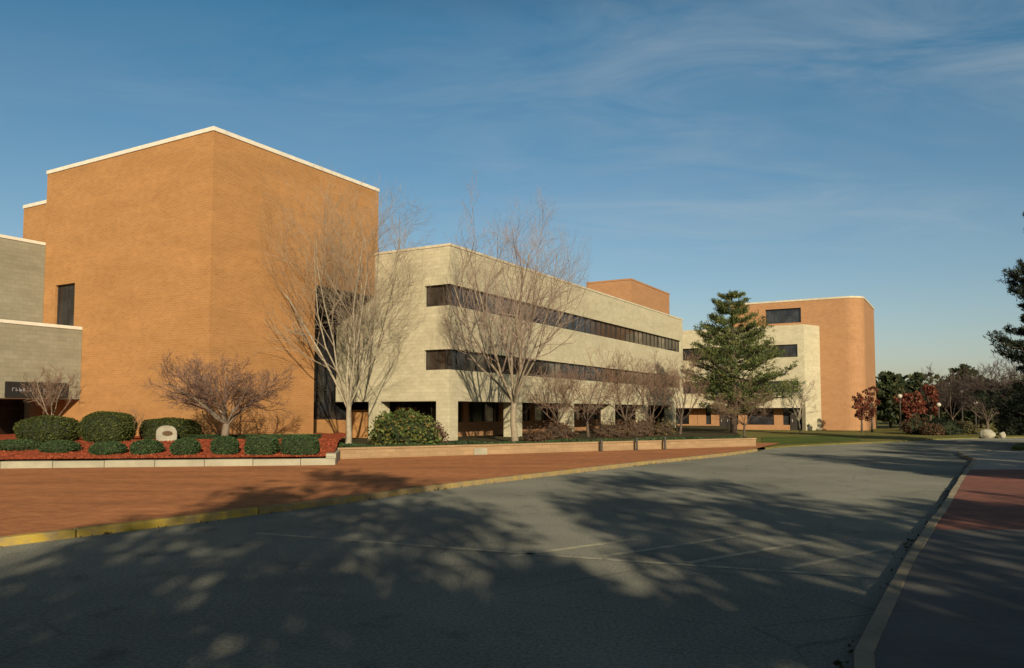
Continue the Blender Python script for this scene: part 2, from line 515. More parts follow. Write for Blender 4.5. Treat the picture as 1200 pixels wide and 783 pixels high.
def cards(name, P, size, mat, parent=None, aspect=1.0, up=0.0, seed=0, tri=False, dirs=None, jit=.35, loc=None):
    """many small separate leaf faces at the points P (N,3)"""
    g = np.random.default_rng(seed)
    P = np.asarray(P, float)
    n = len(P)
    a = g.normal(size=(n, 3)) if dirs is None else np.asarray(dirs, float) + g.normal(size=(n, 3)) * jit
    a[:, 2] += up
    a /= np.linalg.norm(a, axis=1, keepdims=True) + 1e-9
    b = np.cross(a, g.normal(size=(n, 3)))
    b /= np.linalg.norm(b, axis=1, keepdims=True) + 1e-9
    s = size * g.uniform(.6, 1.3, (n, 1))
    a = a * s * .5
    b = b * s * .5 * aspect
    if tri:
        V = np.stack([P - b, P + b, P + a * 2], 1).reshape(-1, 3); k = 3
    else:
        V = np.stack([P - a, P + b, P + a, P - b], 1).reshape(-1, 3); k = 4
    me = bpy.data.meshes.new(name)
    me.vertices.add(n * k); me.loops.add(n * k); me.polygons.add(n)
    me.vertices.foreach_set('co', V.ravel())
    me.loops.foreach_set('vertex_index', np.arange(n * k, dtype=np.int32))
    me.polygons.foreach_set('loop_start', np.arange(0, n * k, k, dtype=np.int32))
    me.polygons.foreach_set('loop_total', np.full(n, k, dtype=np.int32))
    me.update(calc_edges=True)
    me.materials.append(mat)
    o = bpy.data.objects.new(name, me)
    COL.objects.link(o)
    if parent is not None: o.parent = parent
    if loc is not None: o.location = loc
    return o


# ------------------------------------------------------------------ the campus grid: u runs along the long fronts, v runs back to the left
GRID = R(60)
U = Vector((.5, math.sqrt(3) / 2, 0))
V = Vector((-math.sqrt(3) / 2, .5, 0))
O = Vector((-13.17, 34.0, 0))                 # near bottom corner of the brick tower


def uv2w(u, v, z=0.0):
    return O + U * u + V * v + Vector((0, 0, z))


def px_on(org, d, px, py=482):
    """distance t along d from org at which the line is seen in photo column px"""
    r = ray(px, py)
    k = r.x / r.y
    return (k * org.y - org.x) / (d.x - k * d.y)


# ------------------------------------------------------------------ ground
g = MB()
g.quad((-900, -300, -.06), (900, -300, -.06), (900, 1500, -.06), (-900, 1500, -.06))
structure(g.build('ground', M['field']))

LK = [gp(*p) for p in [(0, 641), (90, 630), (250, 610), (400, 590.5), (500, 576), (620, 561), (750, 545.5), (850, 534.5), (888, 529)]]
LK = [Vector((-26.0, -12.0, 0)), Vector((-14.5, 3.0, 0))] + LK
RK = [Vector((-9.5, -22, 0)), Vector((-3.0, -7, 0)), Vector((-.15, 0, 0)), Vector((1.55, 3.6, 0))] + [gp(*p) for p in [(1000, 783), (1016, 750), (1030, 722), (1044, 694), (1062, 661), (1084, 627), (1107, 594), (1126, 562), (1141, 541)]]
EDGE = [gp(*p) for p in [(897, 526.5), (915, 524.5), (960, 522), (1040, 518.5), (1095, 515.5), (1150, 513.8), (1215, 512.6), (1300, 511.5)]]


def resample(pts, step):
    out = []
    # Catmull-Rom
    P = [pts[0]] + list(pts) + [pts[-1]]
    for i in range(1, len(P) - 2):
        p0, p1, p2, p3 = P[i - 1], P[i], P[i + 1], P[i + 2]
        n = max(1, int((p2 - p1).length / step))
        for k in range(n):
            t = k / n
            out.append(.5 * ((2 * p1) + (p2 - p0) * t + (2 * p0 - 5 * p1 + 4 * p2 - p3) * t * t + (3 * p1 - p0 - 3 * p2 + p3) * t * t * t))
    out.append(pts[-1])
    return out


LKs, RKs, EDs = resample(LK, 1.0), resample(RK, .7), resample(EDGE, 2.0)
RTURN = [Vector((19.6, 34.2, 0)), Vector((20.6, 36.4, 0)), Vector((22.5, 37.6, 0)), Vector((30, 38.2, 0)), Vector((90, 41, 0))]
rr = MB()
road_poly = LKs + EDs + [Vector((120, 62, 0))] + RTURN[::-1] + RKs[::-1]
rr.add([(p.x, p.y, 0.0) for p in road_poly], [tuple(range(len(road_poly)))])
structure(rr.build('road', M['asphalt']))


def offset(pts, d):
    out = []
    for i, p in enumerate(pts):
        t = (pts[min(i + 1, len(pts) - 1)] - pts[max(i - 1, 0)]).normalized()
        out.append(p + Vector((-t.y, t.x, 0)) * d)
    return out


def strip(name, pts, w0, w1, z0, z1, mat, jitter=0.0, stones=0, bev=.02):
    """kerb: a strip of stones along pts between the side offsets w0 and w1"""
    A, B = offset(pts, w0), offset(pts, w1)
    m = MB()
    st = max(1, stones)
    i = 0
    while i < len(pts) - 1:
        j = min(i + st, len(pts) - 1)
        dz = rnd.uniform(-jitter, jitter)
        dl = rnd.uniform(-jitter, jitter)
        q = []
        g_ = .012
        for k in range(i, j + 1):
            q.append(k)
        va, vb = [A[k] + Vector((dl, 0, 0)) for k in q], [B[k] + Vector((dl, 0, 0)) for k in q]
        if stones and len(q) > 1:
            for S_ in (va, vb):
                d = (S_[1] - S_[0]).normalized() * g_
                S_[0] = S_[0] + d
                d = (S_[-1] - S_[-2]).normalized() * g_
                S_[-1] = S_[-1] - d
        n = len(q)
        vs = [(p.x, p.y, z0) for p in va] + [(p.x, p.y, z1 + dz) for p in va] + [(p.x, p.y, z1 + dz) for p in vb] + [(p.x, p.y, z0) for p in vb]
        fs = []
        for k in range(n - 1):
            for b in range(3):
                fs.append((b * n + k, b * n + k + 1, (b + 1) * n + k + 1, (b + 1) * n + k))
        fs.append((0, n, 2 * n, 3 * n)); fs.append((n - 1, 4 * n - 1, 3 * n - 1, 2 * n - 1))
        m.add(vs, fs)
        i = j
    o = m.build(name, mat)
    if bev:
        b = o.modifiers.new('edge', 'BEVEL'); b.width = bev; b.segments = 2; b.limit_method = 'ANGLE'
    return structure(o)


KH = .13
isp = min(range(len(LKs)), key=lambda i: (LKs[i] - gp(330, 600)).length)
strip('yellow_kerb', LKs[:isp + 1], 0, .17, -.05, KH, M['yellow'], .004, 3)
strip('kerb', LKs[isp:], 0, .17, -.05, KH, M['kerb_tan'], .004, 3)
rk_all = RKs + resample([RKs[-1]] + RTURN, 1.0)[1:]
strip('kerb', rk_all, -.14, 0, -.05, KH, M['kerb'], .012, 3, .025)

# left brick plaza
plaza = offset(LKs, .17)
pz = MB()
pp = plaza + [gp(905, 524), Vector((16, 47, 0)), Vector((-60, 60, 0)), Vector((-70, 20, 0)), Vector((-60, -12, 0))]
pz.add([(p.x, p.y, KH - .008) for p in pp], [tuple(range(len(pp)))])
structure(pz.build('sidewalk', M['paver']))

# right sidewalk: dark path near, brick band, pale concrete at the far end
inner = offset(rk_all, -.14)
ir = [p for p in inner if p.y < 33.8]


def side_piece(name, y0, y1, mat, z):
    pts = [p for p in ir if y0 <= p.y <= y1]
    def xa(y):
        for a, b in zip(ir[:-1], ir[1:]):
            if a.y <= y <= b.y:
                return a.x + (b.x - a.x) * (y - a.y) / (b.y - a.y + 1e-9)
        return ir[-1].x
    pts = [Vector((xa(y0), y0, 0))] + pts + [Vector((xa(y1), y1, 0))]
    poly = pts + [Vector((60, y1, 0)), Vector((60, y0, 0))]
    m = MB(); m.add([(p.x, p.y, z) for p in poly], [tuple(range(len(poly) - 1, -1, -1))])
    return structure(m.build(name, mat))


side_piece('path', -20, 12.6, M['concrete_d'], KH - .006)
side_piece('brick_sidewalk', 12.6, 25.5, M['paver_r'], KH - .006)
side_piece('concrete_sidewalk', 25.5, 33.7, M['concrete'], KH - .006)
fp = MB()
q = [p for p in inner if p.y >= 33.5]
pts = [Vector((ir[-1].x, 33.7, 0))] + [p for p in q if p.y > 33.7] + [Vector((90, 33.7, 0))]
fp.add([(p.x, p.y, KH - .006) for p in pts], [tuple(range(len(pts)))])
structure(fp.build('concrete_sidewalk', M['concrete']))
isl = MB()
ip = [gp(x, y) for x, y in [(1186, 527), (1192, 522.5), (1240, 521), (1300, 522), (1300, 529), (1215, 530)]]
isl.prism([(p.x, p.y) for p in ip], -.02, .16)
structure(isl.build('grass_island', M['lawn_g']))

# lawn by the far building
lw = MB()
pts = [gp(892, 524.5)] + EDs + [Vector((130, 66, 0)), Vector((130, 200, 0)), Vector((-30, 200, 0)), Vector((0, 62, 0))]
lw.prism([(p.x, p.y) for p in pts], -.03, .07)
structure(lw.build('lawn', M['lawn']))
lg = MB()
pts = [gp(893, 523), gp(960, 520), gp(1010, 518), gp(1000, 512.5), gp(960, 512), gp(893, 514)]
lg.add([(p.x, p.y, .085 if i < 3 else .10) for i, p in enumerate(pts)], [tuple(range(len(pts)))])
structure(lg.build('green_lawn', M['lawn_g']))

# faint painted lines on the road
def painted(pa, pb, wd=.11):
    a, b = gp(*pa), gp(*pb)
    t = (b - a).normalized(); nrm = Vector((-t.y, t.x, 0)) * wd / 2
    m = MB(); m.quad(*[(p.x, p.y, .004) for p in (a - nrm, b - nrm, b + nrm, a + nrm)])
    return structure(m.build('road_marking', M['line']))


painted((300, 625), (705, 655.5))
painted((712, 656), (1028, 677))
for a, b in [((600, 652), (745, 632)), ((707, 652), (875, 627)), ((806, 660), (952, 635)), ((918, 667), (1040, 643))]:
    painted(a, b, .13)

lf = []
for k in range(1100):
    pl, sd = (LKs, -1) if k % 2 else (RKs, 1)
    i = rnd.randrange(3, len(pl) - 1)
    q_ = pl[i].lerp(pl[i + 1] if i + 1 < len(pl) else pl[i], rnd.random())
    t_ = (pl[min(i + 1, len(pl) - 1)] - pl[i - 1]).normalized()
    n_ = Vector((-t_.y, t_.x, 0))
    if math.sin(i * 1.7) + .6 * math.sin(i * .53) < rnd.uniform(-1.2, 1.0): continue
    off = abs(rnd.gauss(0, .09)) + .02
    q_ = q_ + n_ * sd * off
    lf.append((q_.x, q_.y, .012 + rnd.random() * .02))
tag(cards('fallen_leaves', lf, .06, M['dull'], aspect=.6, seed=21), 'brown fallen leaves lying in the gutters along both kerbs', 'leaves', kind='stuff')

# ------------------------------------------------------------------ planting bed with stone edging
B0, B1 = gp(-260, 556.5), gp(393, 549)
ex = (B1 - B0).normalized(); ey = Vector((-ex.y, ex.x, 0))
BL = (B1 - B0).length


def bed_z(d):
    return .36 + .115 * min(max(d, 0), 4.3)


def bw(a, d, z=None):
    p = B0 + ex * a + ey * d
    return Vector((p.x, p.y, bed_z(d) if z is None else z))


bed = MB()
na, nd = 60, 16
gv = []
for i in range(na + 1):
    for j in range(nd + 1):
        d = .34 + 14 * (j / nd) ** 1.6
        a = BL * i / na - (0.10 if i == na else 0)
        lump = rnd.uniform(-.035, .035) if 0 < j else 0
        p = bw(a, d)
        gv.append((p.x, p.y, p.z + lump))
bed.add(gv, [(i * (nd + 1) + j, (i + 1) * (nd + 1) + j, (i + 1) * (nd + 1) + j + 1, i * (nd + 1) + j + 1) for i in range(na) for j in range(nd)])
structure(bed.build('mulch_bed', M['mulch'], smooth=True))
# loose bark chips
cp = []
for k in range(9000):
    a, d = rnd.uniform(4, BL - .2), .38 + 4.6 * rnd.random() ** 1.4
    p = bw(a, d); cp.append((p.x, p.y, p.z + .012))
tag(cards('bark_chips', cp, .085, M['mulch'], aspect=.45, seed=3), 'loose red bark chips strewn over the raised planting bed', 'mulch', kind='stuff')
edge = MB()
sl = 1.6
x = 0.0
while x < BL - .01:
    x2 = min(x + sl, BL)
    a, b = x + .006, x2 - .006
    h = .345 + rnd.uniform(-.006, .006)
    c = [B0 + ex * a, B0 + ex * b, B0 + ex * b + ey * .36, B0 + ex * a + ey * .36]
    edge.prism([(p.x, p.y) for p in c], .05, h)
    x = x2
r0 = [B1 + ex * .004 - ex * .36, B1 + ex * .004, B1 + ey * 5.5 + ex * .004, B1 - ex * .36 + ey * 5.5]
edge.prism([(p.x, p.y) for p in [B1 - ex * .36 + ey * .366, B1 + ey * .366, B1 + ey * 3.2, B1 - ex * .36 + ey * 3.2]], .05, .50)
tag(edge.build('stone_edging', M['capstone'], bevel=.02), 'pale stone edging along the front of the red mulch bed', 'edging')

# ------------------------------------------------------------------ low retaining wall and the terrace behind it
W0, W1 = gp(386, 542), gp(886, 525.5)
wd = (W1 - W0).normalized(); wnv = Vector((-wd.y, wd.x, 0)); WL = (W1 - W0).length
TZ = .46
pw = thing('retaining_wall', 'low tan block retaining wall along the back of the brick sidewalk', 'wall', W0, math.atan2(wd.y, wd.x))
wm = MB(); wm.box(0, 0, .02, WL, .35, TZ + .02); wm.build('wall', M['wallstone'], pw)
wm = MB()
x = 0
while x < WL - .01:
    x2 = min(x + 1.5, WL + .03)
    wm.box(x + .004, -.035, TZ + .022, x2 - .004, .38, TZ + .10)
    x = x2
wm.build('cap', M['wallstone'], pw, bevel=.012)
xx = px_on(W0, wd, 563)
wm = MB(); wm.box(xx - .32, -.05, .1, xx + .32, -.002, .40); wm.build('stone_panel', M['capstone'], pw, bevel=.01)

te = MB()
tp = [W0 + wnv * .3, W1 + wnv * .3, uv2w(60, -6), uv2w(60, 3), uv2w(0, 6), uv2w(0, -1.5)]
te.prism([(p.x, p.y) for p in tp], .0, TZ + .01)
structure(te.build('terrace', M['bed_soil']))
for px in (700, 741, 774):
    t_ = px_on(W0, wd, px)
    p = W0 + wd * t_ - wnv * .32
    h = {700: .50, 741: .54, 774: .56}[px]
    bo = thing('bollard', {700: 'thin dark bollard at the wall, nearest of three to the big bare trees',
                           741: 'thin dark bollard at the wall, middle one of three',
                           774: 'thin dark bollard at the wall, farthest of three along it'}[px], 'bollard', (p.x, p.y, KH - .01), 0, 'thin bollards by the retaining wall')
    m = MB(); m.lathe([(.055, 0), (.055, h - .06), (.05, h - .02)], sides=10); m.build('post', M['metal_d'], bo, smooth=False)
    m = MB(); m.lathe([(.075, h - .02), (.08, h), (.06, h + .05), (.02, h + .07)], sides=10); m.build('cap', M['metal_d'], bo)
    m = MB(); m.lathe([(.11, 0), (.11, .02), (.07, .035)], sides=10); m.build('base_plate', M['metal_d'], bo)

# ------------------------------------------------------------------ buildings
WIN_CACHE = {}


def window(parent, org, d, n, a0, a1, z0, z1, nx, nz, inset=.16, glass='glass'):
    """a framed window unit in the plane of a facade hole: frame mesh with panes under it"""
    org, d, n = Vector(org), Vector(d), Vector(n)
    base = org + d * ((a0 + a1) / 2) + Vector((0, 0, z0)) - n * inset
    w_, h_ = a1 - a0 - .004, z1 - z0 - .004
    key = (round(w_, 3), round(h_, 3), nx, nz, glass, tuple(round(x, 3) for x in d))
    if key not in WIN_CACHE:
        fr, gl = MB(), MB()
        def bar(x0, x1, y0, y1, dep0, dep1):
            vs = []
            for (xx_, yy_) in ((x0, y0), (x1, y0), (x1, y1), (x0, y1)):
                for dp in (dep0, dep1):
                    vs.append(d * xx_ + Vector((0, 0, yy_)) - n * dp)
            fr.add(vs, [(0, 2, 4, 6), (1, 7, 5, 3), (0, 1, 3, 2), (2, 3, 5, 4), (4, 5, 7, 6), (6, 7, 1, 0)])
        t = .05
        bar(-w_ / 2, -w_ / 2 + t, 0, h_, -.03, .05); bar(w_ / 2 - t, w_ / 2, 0, h_, -.03, .05)
        bar(-w_ / 2 + t, w_ / 2 - t, 0, t, -.03, .05); bar(-w_ / 2 + t, w_ / 2 - t, h_ - t, h_, -.03, .05)
        for i in range(1, nx):
            x_ = -w_ / 2 + w_ * i / nx; bar(x_ - .022, x_ + .022, t, h_ - t, -.02, .04)
        for j in range(1, nz):
            z_ = h_ * j / nz; bar(-w_ / 2 + t, w_ / 2 - t, z_ - .022, z_ + .022, -.018, .038)
        q_ = [d * (-w_ / 2 + .01) + Vector((0, 0, .01)), d * (w_ / 2 - .01) + Vector((0, 0, .01)), d * (w_ / 2 - .01) + Vector((0, 0, h_ - .01)), d * (-w_ / 2 + .01) + Vector((0, 0, h_ - .01))]
        gl.quad(*[tuple(k - n * .02) for k in q_])
        fo = fr.build('window', M['frame'], parent, loc=base)
        gl.build('pane', M[glass], fo)
        WIN_CACHE[key] = fo
        return fo
    fo = copy_tree(WIN_CACHE[key], parent)
    fo.location = base
    # a touch of tilt per pane so that neighbouring panes reflect differently
    for c in fo.children:
        if glass == 'glass_b' and rnd.random() < .45:
            c.material_slots[0].link = 'OBJECT'; c.material_slots[0].material = M[rnd.choice(['glass', 'glass', 'glass_blind'])]
        c.rotation_euler = (rnd.uniform(-.004, .004), rnd.uniform(-.004, .004), rnd.uniform(-.012, .012))
    return fo


# ---- brick tower
TU, TV, TH = px_on(O, U, 443, 300), px_on(O, V, 54.5, 240), hgt(148, 34.0, 248) - .2
tw = thing('brick_building', 'tall tan orange brick block with one dark window and a pale coping', 'building', O, GRID)
m = MB()
wz = (hgt(384, 39.2), hgt(332, 39.2))
wa = tuple(sorted((px_on(O, V, 60), px_on(O, V, 83))))
m.facade((0, 0, 0), (0, 1, 0), (-1, 0, 0), 0, TV, 0, TH, [(wa[0], wa[1], wz[0], wz[1])], .3)
RU = px_on(O, U, 367.5)                       # the recess in the right face starts here
RZ = hgt(337, 40.3)
m.facade((0, 0, 0), (1, 0, 0), (0, -1, 0), 0, RU, 0, RZ)
m.facade((0, 0, 0), (1, 0, 0), (0, -1, 0), 0, TU, RZ, TH)
m.facade((TU, 0, 0), (0, 1, 0), (1, 0, 0), 0, TV, RZ, TH)
m.facade((TU, 3.3, 0), (0, 1, 0), (1, 0, 0), 0, TV - 3.3, 0, RZ)
m.facade((RU, 0, 0), (0, 1, 0), (1, 0, 0), 0, 3.3, 0, RZ)
m.facade((0, TV, 0), (1, 0, 0), (0, 1, 0), 0, TU, 0, TH)
m.build('wall', M['brick'], tw)
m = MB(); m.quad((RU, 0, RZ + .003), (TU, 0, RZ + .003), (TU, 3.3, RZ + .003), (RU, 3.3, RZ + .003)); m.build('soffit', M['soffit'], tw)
m = MB(); m.quad((.05, .05, TH - .2), (TU - .05, .05, TH - .2), (TU - .05, TV - .05, TH - .2), (.05, TV - .05, TH - .2)); m.build('roof', M['roof'], tw)
m = MB()
c = .045
m.box(-c, -c, TH, TU + c, .32, TH + .20); m.box(-c, TV - .32, TH, TU + c, TV + c, TH + .20)
m.box(-c, .32, TH, .32, TV - .32, TH + .20); m.box(TU - .32, .32, TH, TU + c, TV - .32, TH + .20)
m.build('coping', M['coping'], tw, bevel=.02)
window(tw, (0, 0, 0), (0, 1, 0), (-1, 0, 0), wa[0], wa[1], wz[0], wz[1], 2, 1)
# the dark glazed recess under the overhang: glass screen, mullions, low brick wall
m = MB(); m.quad((RU + .02, 3.22, 1.55), (TU - .02, 3.22, 1.55), (TU - .02, 3.22, RZ - .02), (RU + .02, 3.22, RZ - .02)); gs = m.build('glass_screen', M['glass'], tw)
m = MB()
for i in range(5):
    x_ = RU + .05 + (TU - RU - .1) * i / 4
    m.box(x_ - .035, 3.10, 1.55, x_ + .035, 3.20, RZ - .01)
for z_ in (1.58, 3.2, 4.9, 6.6):
    m.box(RU + .09, 3.12, z_ - .03, TU - .09, 3.19, z_ + .03)
m.build('mullions', M['frame'], gs)
m = MB(); m.box(RU + .003, 3.0, 0, TU - .003, 3.25, 1.54); m.box(RU + .75, 1.6, 0, RU + .98, 2.9, 1.7); m.build('low_wall', M['brick'], tw)

# ---- setback block behind the tower's left end
sb = thing('brick_building', 'lower tan orange brick wing stepping down behind the tall brick block', 'building', uv2w(0, 0), GRID)
m = MB()
h2 = hgt(236, 40.6)
SBL = px_on(O + U * .35, V, 27.5, 260) - TV
m.facade((.35, TV + .01, 0), (0, 1, 0), (-1, 0, 0), 0, SBL, 0, h2)
m.facade((.35, TV + SBL + .01, 0), (1, 0, 0), (0, 1, 0), 0, 8.65, 0, h2)
m.facade((9.0, TV + .01, 0), (0, 1, 0), (1, 0, 0), 0, SBL, 0, h2)
m.build('wall', M['brick'], sb)
m = MB(); m.box(.305, TV + .06, h2, 9.05, TV + SBL + .05, h2 + .2); m.build('coping', M['coping'], sb, bevel=.02)

# ---- two-tier pale entrance wing at the far left
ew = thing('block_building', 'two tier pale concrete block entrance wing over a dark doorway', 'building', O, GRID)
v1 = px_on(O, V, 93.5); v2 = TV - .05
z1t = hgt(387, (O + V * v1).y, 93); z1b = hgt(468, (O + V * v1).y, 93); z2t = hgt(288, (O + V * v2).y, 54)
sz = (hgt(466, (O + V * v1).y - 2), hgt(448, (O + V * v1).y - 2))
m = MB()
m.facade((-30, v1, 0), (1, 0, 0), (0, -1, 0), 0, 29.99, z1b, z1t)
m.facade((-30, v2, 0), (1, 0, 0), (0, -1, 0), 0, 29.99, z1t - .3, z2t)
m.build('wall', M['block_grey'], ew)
m = MB(); m.box(-30, v1 - .04, z1t, -.01, v1 + .35, z1t + .16); m.box(-30, v2 - .04, z2t, -.01, v2 + .35, z2t + .16); m.build('coping', M['coping'], ew, bevel=.015)
m = MB(); m.quad((-30, v1 + .3, z1t - .06), (-.01, v1 + .3, z1t - .06), (-.01, v2 - .01, z1t - .06), (-30, v2 - .01, z1t - .06))
m.quad((-30, v2 + .3, z2t - .06), (-.01, v2 + .3, z2t - .06), (-.01, v2 + 6, z2t - .06), (-30, v2 + 6, z2t - .06)); m.build('roof', M['roof'], ew)
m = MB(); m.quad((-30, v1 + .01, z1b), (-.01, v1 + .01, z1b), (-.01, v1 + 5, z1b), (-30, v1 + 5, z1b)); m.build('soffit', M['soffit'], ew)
m = MB(); m.quad((-30, v1 + 4.9, 0), (-.01, v1 + 4.9, 0), (-.01, v1 + 4.9, z1b), (-30, v1 + 4.9, z1b)); gd = m.build('entrance_glazing', M['glass'], ew)
m = MB()
for i in range(20):
    x_ = -.2 - i * 1.5
    m.box(x_ - .04, v1 + 4.8, 0, x_ + .04, v1 + 4.88, z1b - .002)
m.box(-29.9, v1 + 4.82, 2.1, -.1, v1 + 4.86, 2.2)
m.build('mullions', M['frame'], gd)
OL = O + V * v1
s0, s1 = px_on(OL, U, 4.5), px_on(OL, U, 78)
m = MB(); m.box(s0, v1 - .07, sz[0], s1, v1 - .003, sz[1]); sg = m.build('sign_band', M['sign'], ew)
lx = s0 + (s1 - s0) * .10; k = 0
rs = random.Random(5)
zc = (sz[0] + sz[1]) / 2
while lx < s0 + (s1 - s0) * .62:      # an illegible row of small raised pale letters
    wl_ = rs.uniform(.07, .13); hl_ = .17
    if rs.random() > .14:
        m = MB()
        m.box(lx, v1 - .082, zc - hl_ / 2, lx + .028, v1 - .071, zc + hl_ / 2)
        m.box(lx + .03, v1 - .082, zc - hl_ / 2 + rs.choice([0, .07, .14]), lx + wl_, v1 - .071, zc - hl_ / 2 + .03 + rs.choice([0, .07, .14]))
        m.build('letter', M['letter'], sg)
    lx += wl_ + .05

# ---- long pale office wing with two ribbon windows
C_U, C_V = 11.0, -5.07
CB = uv2w(C_U, C_V)
Y0 = at(535, 482, 41).y
LEN = px_on(CB, U, 801)
def zc_(py): return hgt(py, CB.y, 533)
Z_BOT, Z_L0, Z_L1, Z_U0, Z_U1, Z_TOP = zc_(470), zc_(433), zc_(409), zc_(357.5), zc_(332.5), zc_(288)
ow = thing('office_building', 'long pale concrete block wing with two dark ribbon windows and columns', 'building', CB, GRID)
V_WIN = px_on(CB, V, 497, 420)               # ribbon wraps this far round the corner
V_END = px_on(CB, V, 394, 420)
V_TOW = -C_V                                   # where the tower's front plane meets this wall
BAY = (LEN - .6) / 20
m = MB()
m.facade((0, 0, 0), (1, 0, 0), (0, -1, 0), 0, LEN, Z_BOT, Z_TOP, [(0, LEN - .6, Z_L0, Z_L1), (0, LEN - .6, Z_U0, Z_U1)], .3)
m.facade((0, 0, 0), (0, 1, 0), (-1, 0, 0), 0, V_TOW, Z_BOT, Z_TOP, [(0, V_WIN, Z_L0, Z_L1), (0, V_WIN, Z_U0, Z_U1)], .3)
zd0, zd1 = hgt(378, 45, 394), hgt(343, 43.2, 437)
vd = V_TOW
# end of the left face, its slanted cut standing in for the overhang's shadow
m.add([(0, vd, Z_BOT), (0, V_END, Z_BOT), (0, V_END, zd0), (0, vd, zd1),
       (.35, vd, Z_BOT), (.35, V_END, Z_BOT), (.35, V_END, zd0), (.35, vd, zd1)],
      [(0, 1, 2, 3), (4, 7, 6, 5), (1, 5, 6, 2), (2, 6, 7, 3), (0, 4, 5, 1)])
m.facade((LEN, 0, 0), (0, 1, 0), (1, 0, 0), 0, 14, Z_BOT, Z_TOP)
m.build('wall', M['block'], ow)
m = MB()
m.box(-.04, -.04, Z_TOP, LEN + .04, .3, Z_TOP + .14); m.box(-.04, .3, Z_TOP, .3, V_TOW + .4, Z_TOP + .14); m.build('coping', M['fascia'], ow, bevel=.015)
m = MB(); m.quad((.02, .02, Z_TOP - .12), (LEN - .02, .02, Z_TOP - .12), (LEN - .02, 14, Z_TOP - .12), (.02, 14, Z_TOP - .12)); m.build('roof', M['roof'], ow)
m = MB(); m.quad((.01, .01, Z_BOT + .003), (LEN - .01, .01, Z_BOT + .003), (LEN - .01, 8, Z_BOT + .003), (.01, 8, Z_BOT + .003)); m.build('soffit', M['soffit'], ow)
for (za_, zb_) in ((Z_L0, Z_L1), (Z_U0, Z_U1)):
    for i in range(20):
        window(ow, (0, 0, 0), (1, 0, 0), (0, -1, 0), .012 + BAY * i, BAY * (i + 1), za_, zb_, 2, 1, .2, 'glass_b')
    window(ow, (0, 0, 0), (0, 1, 0), (-1, 0, 0), .012, V_WIN, za_, zb_, 2, 1, .2, 'glass_b')
    m = MB(); m.box(.30, .30, za_ - .25, LEN - .1, .6, za_ - .02); m.build('window_sill', M['fascia'], ow)
# columns
cw = .42
cols = [(cw + .003, cw + .003)] + [(7.3 * i + .1, cw + .003) for i in range(1, 6)]
cols.append((cw + .003, px_on(CB, V, 438.5, 490)))
for (a, b) in cols:
    m = MB(); m.box(a - cw, b - cw, TZ - .3, a + cw, b + cw, Z_BOT + .001); m.build('column', M['block'], ow, bevel=.02)
# recessed ground floor: brick dado, dark glazing, piers
gx0, gy0 = 3.0, 3.2
m = MB()
m.box(gx0, gy0, .2, LEN - .2, gy0 + .3, 1.35); m.box(gx0, gy0 + .302, .2, gx0 + .3, 8.0, 1.35)
for i in range(1, 9):
    x_ = gx0 + 4.3 * i - 1.1
    m.box(x_, gy0 - .002, 1.352, x_ + .55, gy0 + .28, Z_BOT - .001)
m.build('ground_floor_wall', M['brick_far'], ow)
m = MB()
m.quad((gx0 + .01, gy0 + .15, 1.352), (LEN - .2, gy0 + .15, 1.352), (LEN - .2, gy0 + .15, Z_BOT), (gx0 + .01, gy0 + .15, Z_BOT))
m.quad((gx0 + .15, gy0 + .15, 1.352), (gx0 + .15, 8.0, 1.352), (gx0 + .15, 8.0, Z_BOT), (gx0 + .15, gy0 + .15, Z_BOT))
gg = m.build('ground_floor_glazing', M['glass'], ow)
for i in range(26):
    x_ = gx0 + .3 + i * 1.35
    m = MB(); m.box(x_ - .03, gy0 + .06, 1.354, x_ + .03, gy0 + .12, Z_BOT - .002); m.build('mullion', M['frame'], gg)
m = MB()
m.box(1.2, V_TOW + .6, .1, 1.5, V_END - .1, Z_BOT - .45); m.box(1.6, V_TOW - .6, .1, 6, V_TOW - .3, Z_BOT - .3)
m.build('brick_pier', M['brick'], ow)
m = MB(); m.quad((-.37, V_END + .32, 1.5), (9, V_END + .32, 1.5), (9, V_END + .32, Z_TOP - .13), (-.37, V_END + .32, Z_TOP - .13)); lgz = m.build('link_glazing', M['glass'], ow)
for i in range(6):
    m = MB(); m.box(-.2 + i * 1.4, V_END + .22, 1.5, -.14 + i * 1.4, V_END + .30, Z_TOP - .14); m.build('mullion', M['frame'], lgz)
m = MB(); m.box(-.37, V_END + .2, .1, 9, V_END + .5, 1.498); m.build('low_wall', M['brick'], ow)
# dark stair tower at the far end of the wing
m = MB(); m.box(LEN + .02, 1.2, 0, LEN + 1.6, 6, Z_U1 + .2); m.build('stair_glazing', M['glass_b'], ow)

# ---- brick block rising behind the roof
BK = uv2w(0, .9)
bu0, bu1 = px_on(BK, U, 741), px_on(BK, U, 786)
bk = thing('brick_building', 'orange brick block showing over the long pale roof', 'building', BK + U * bu0, GRID)
bh = hgt(328, (BK + U * bu0).y, 741)
bl = px_on(BK + U * bu0, V, 688)
m = MB()
m.facade((0, 0, 0), (1, 0, 0), (0, -1, 0), 0, bu1 - bu0, 0, bh)
m.facade((0, 0, 0), (0, 1, 0), (-1, 0, 0), 0, bl, 0, bh)
m.facade((bu1 - bu0, 0, 0), (0, 1, 0), (1, 0, 0), 0, bl, 0, bh)
m.facade((0, bl, 0), (1, 0, 0), (0, 1, 0), 0, bu1 - bu0, 0, bh)
m.build('wall', M['brick_far'], bk)
m = MB(); m.box(-.04, -.04, bh, bu1 - bu0 + .04, bl + .04, bh + .16); m.build('coping', M['brick_far'], bk)

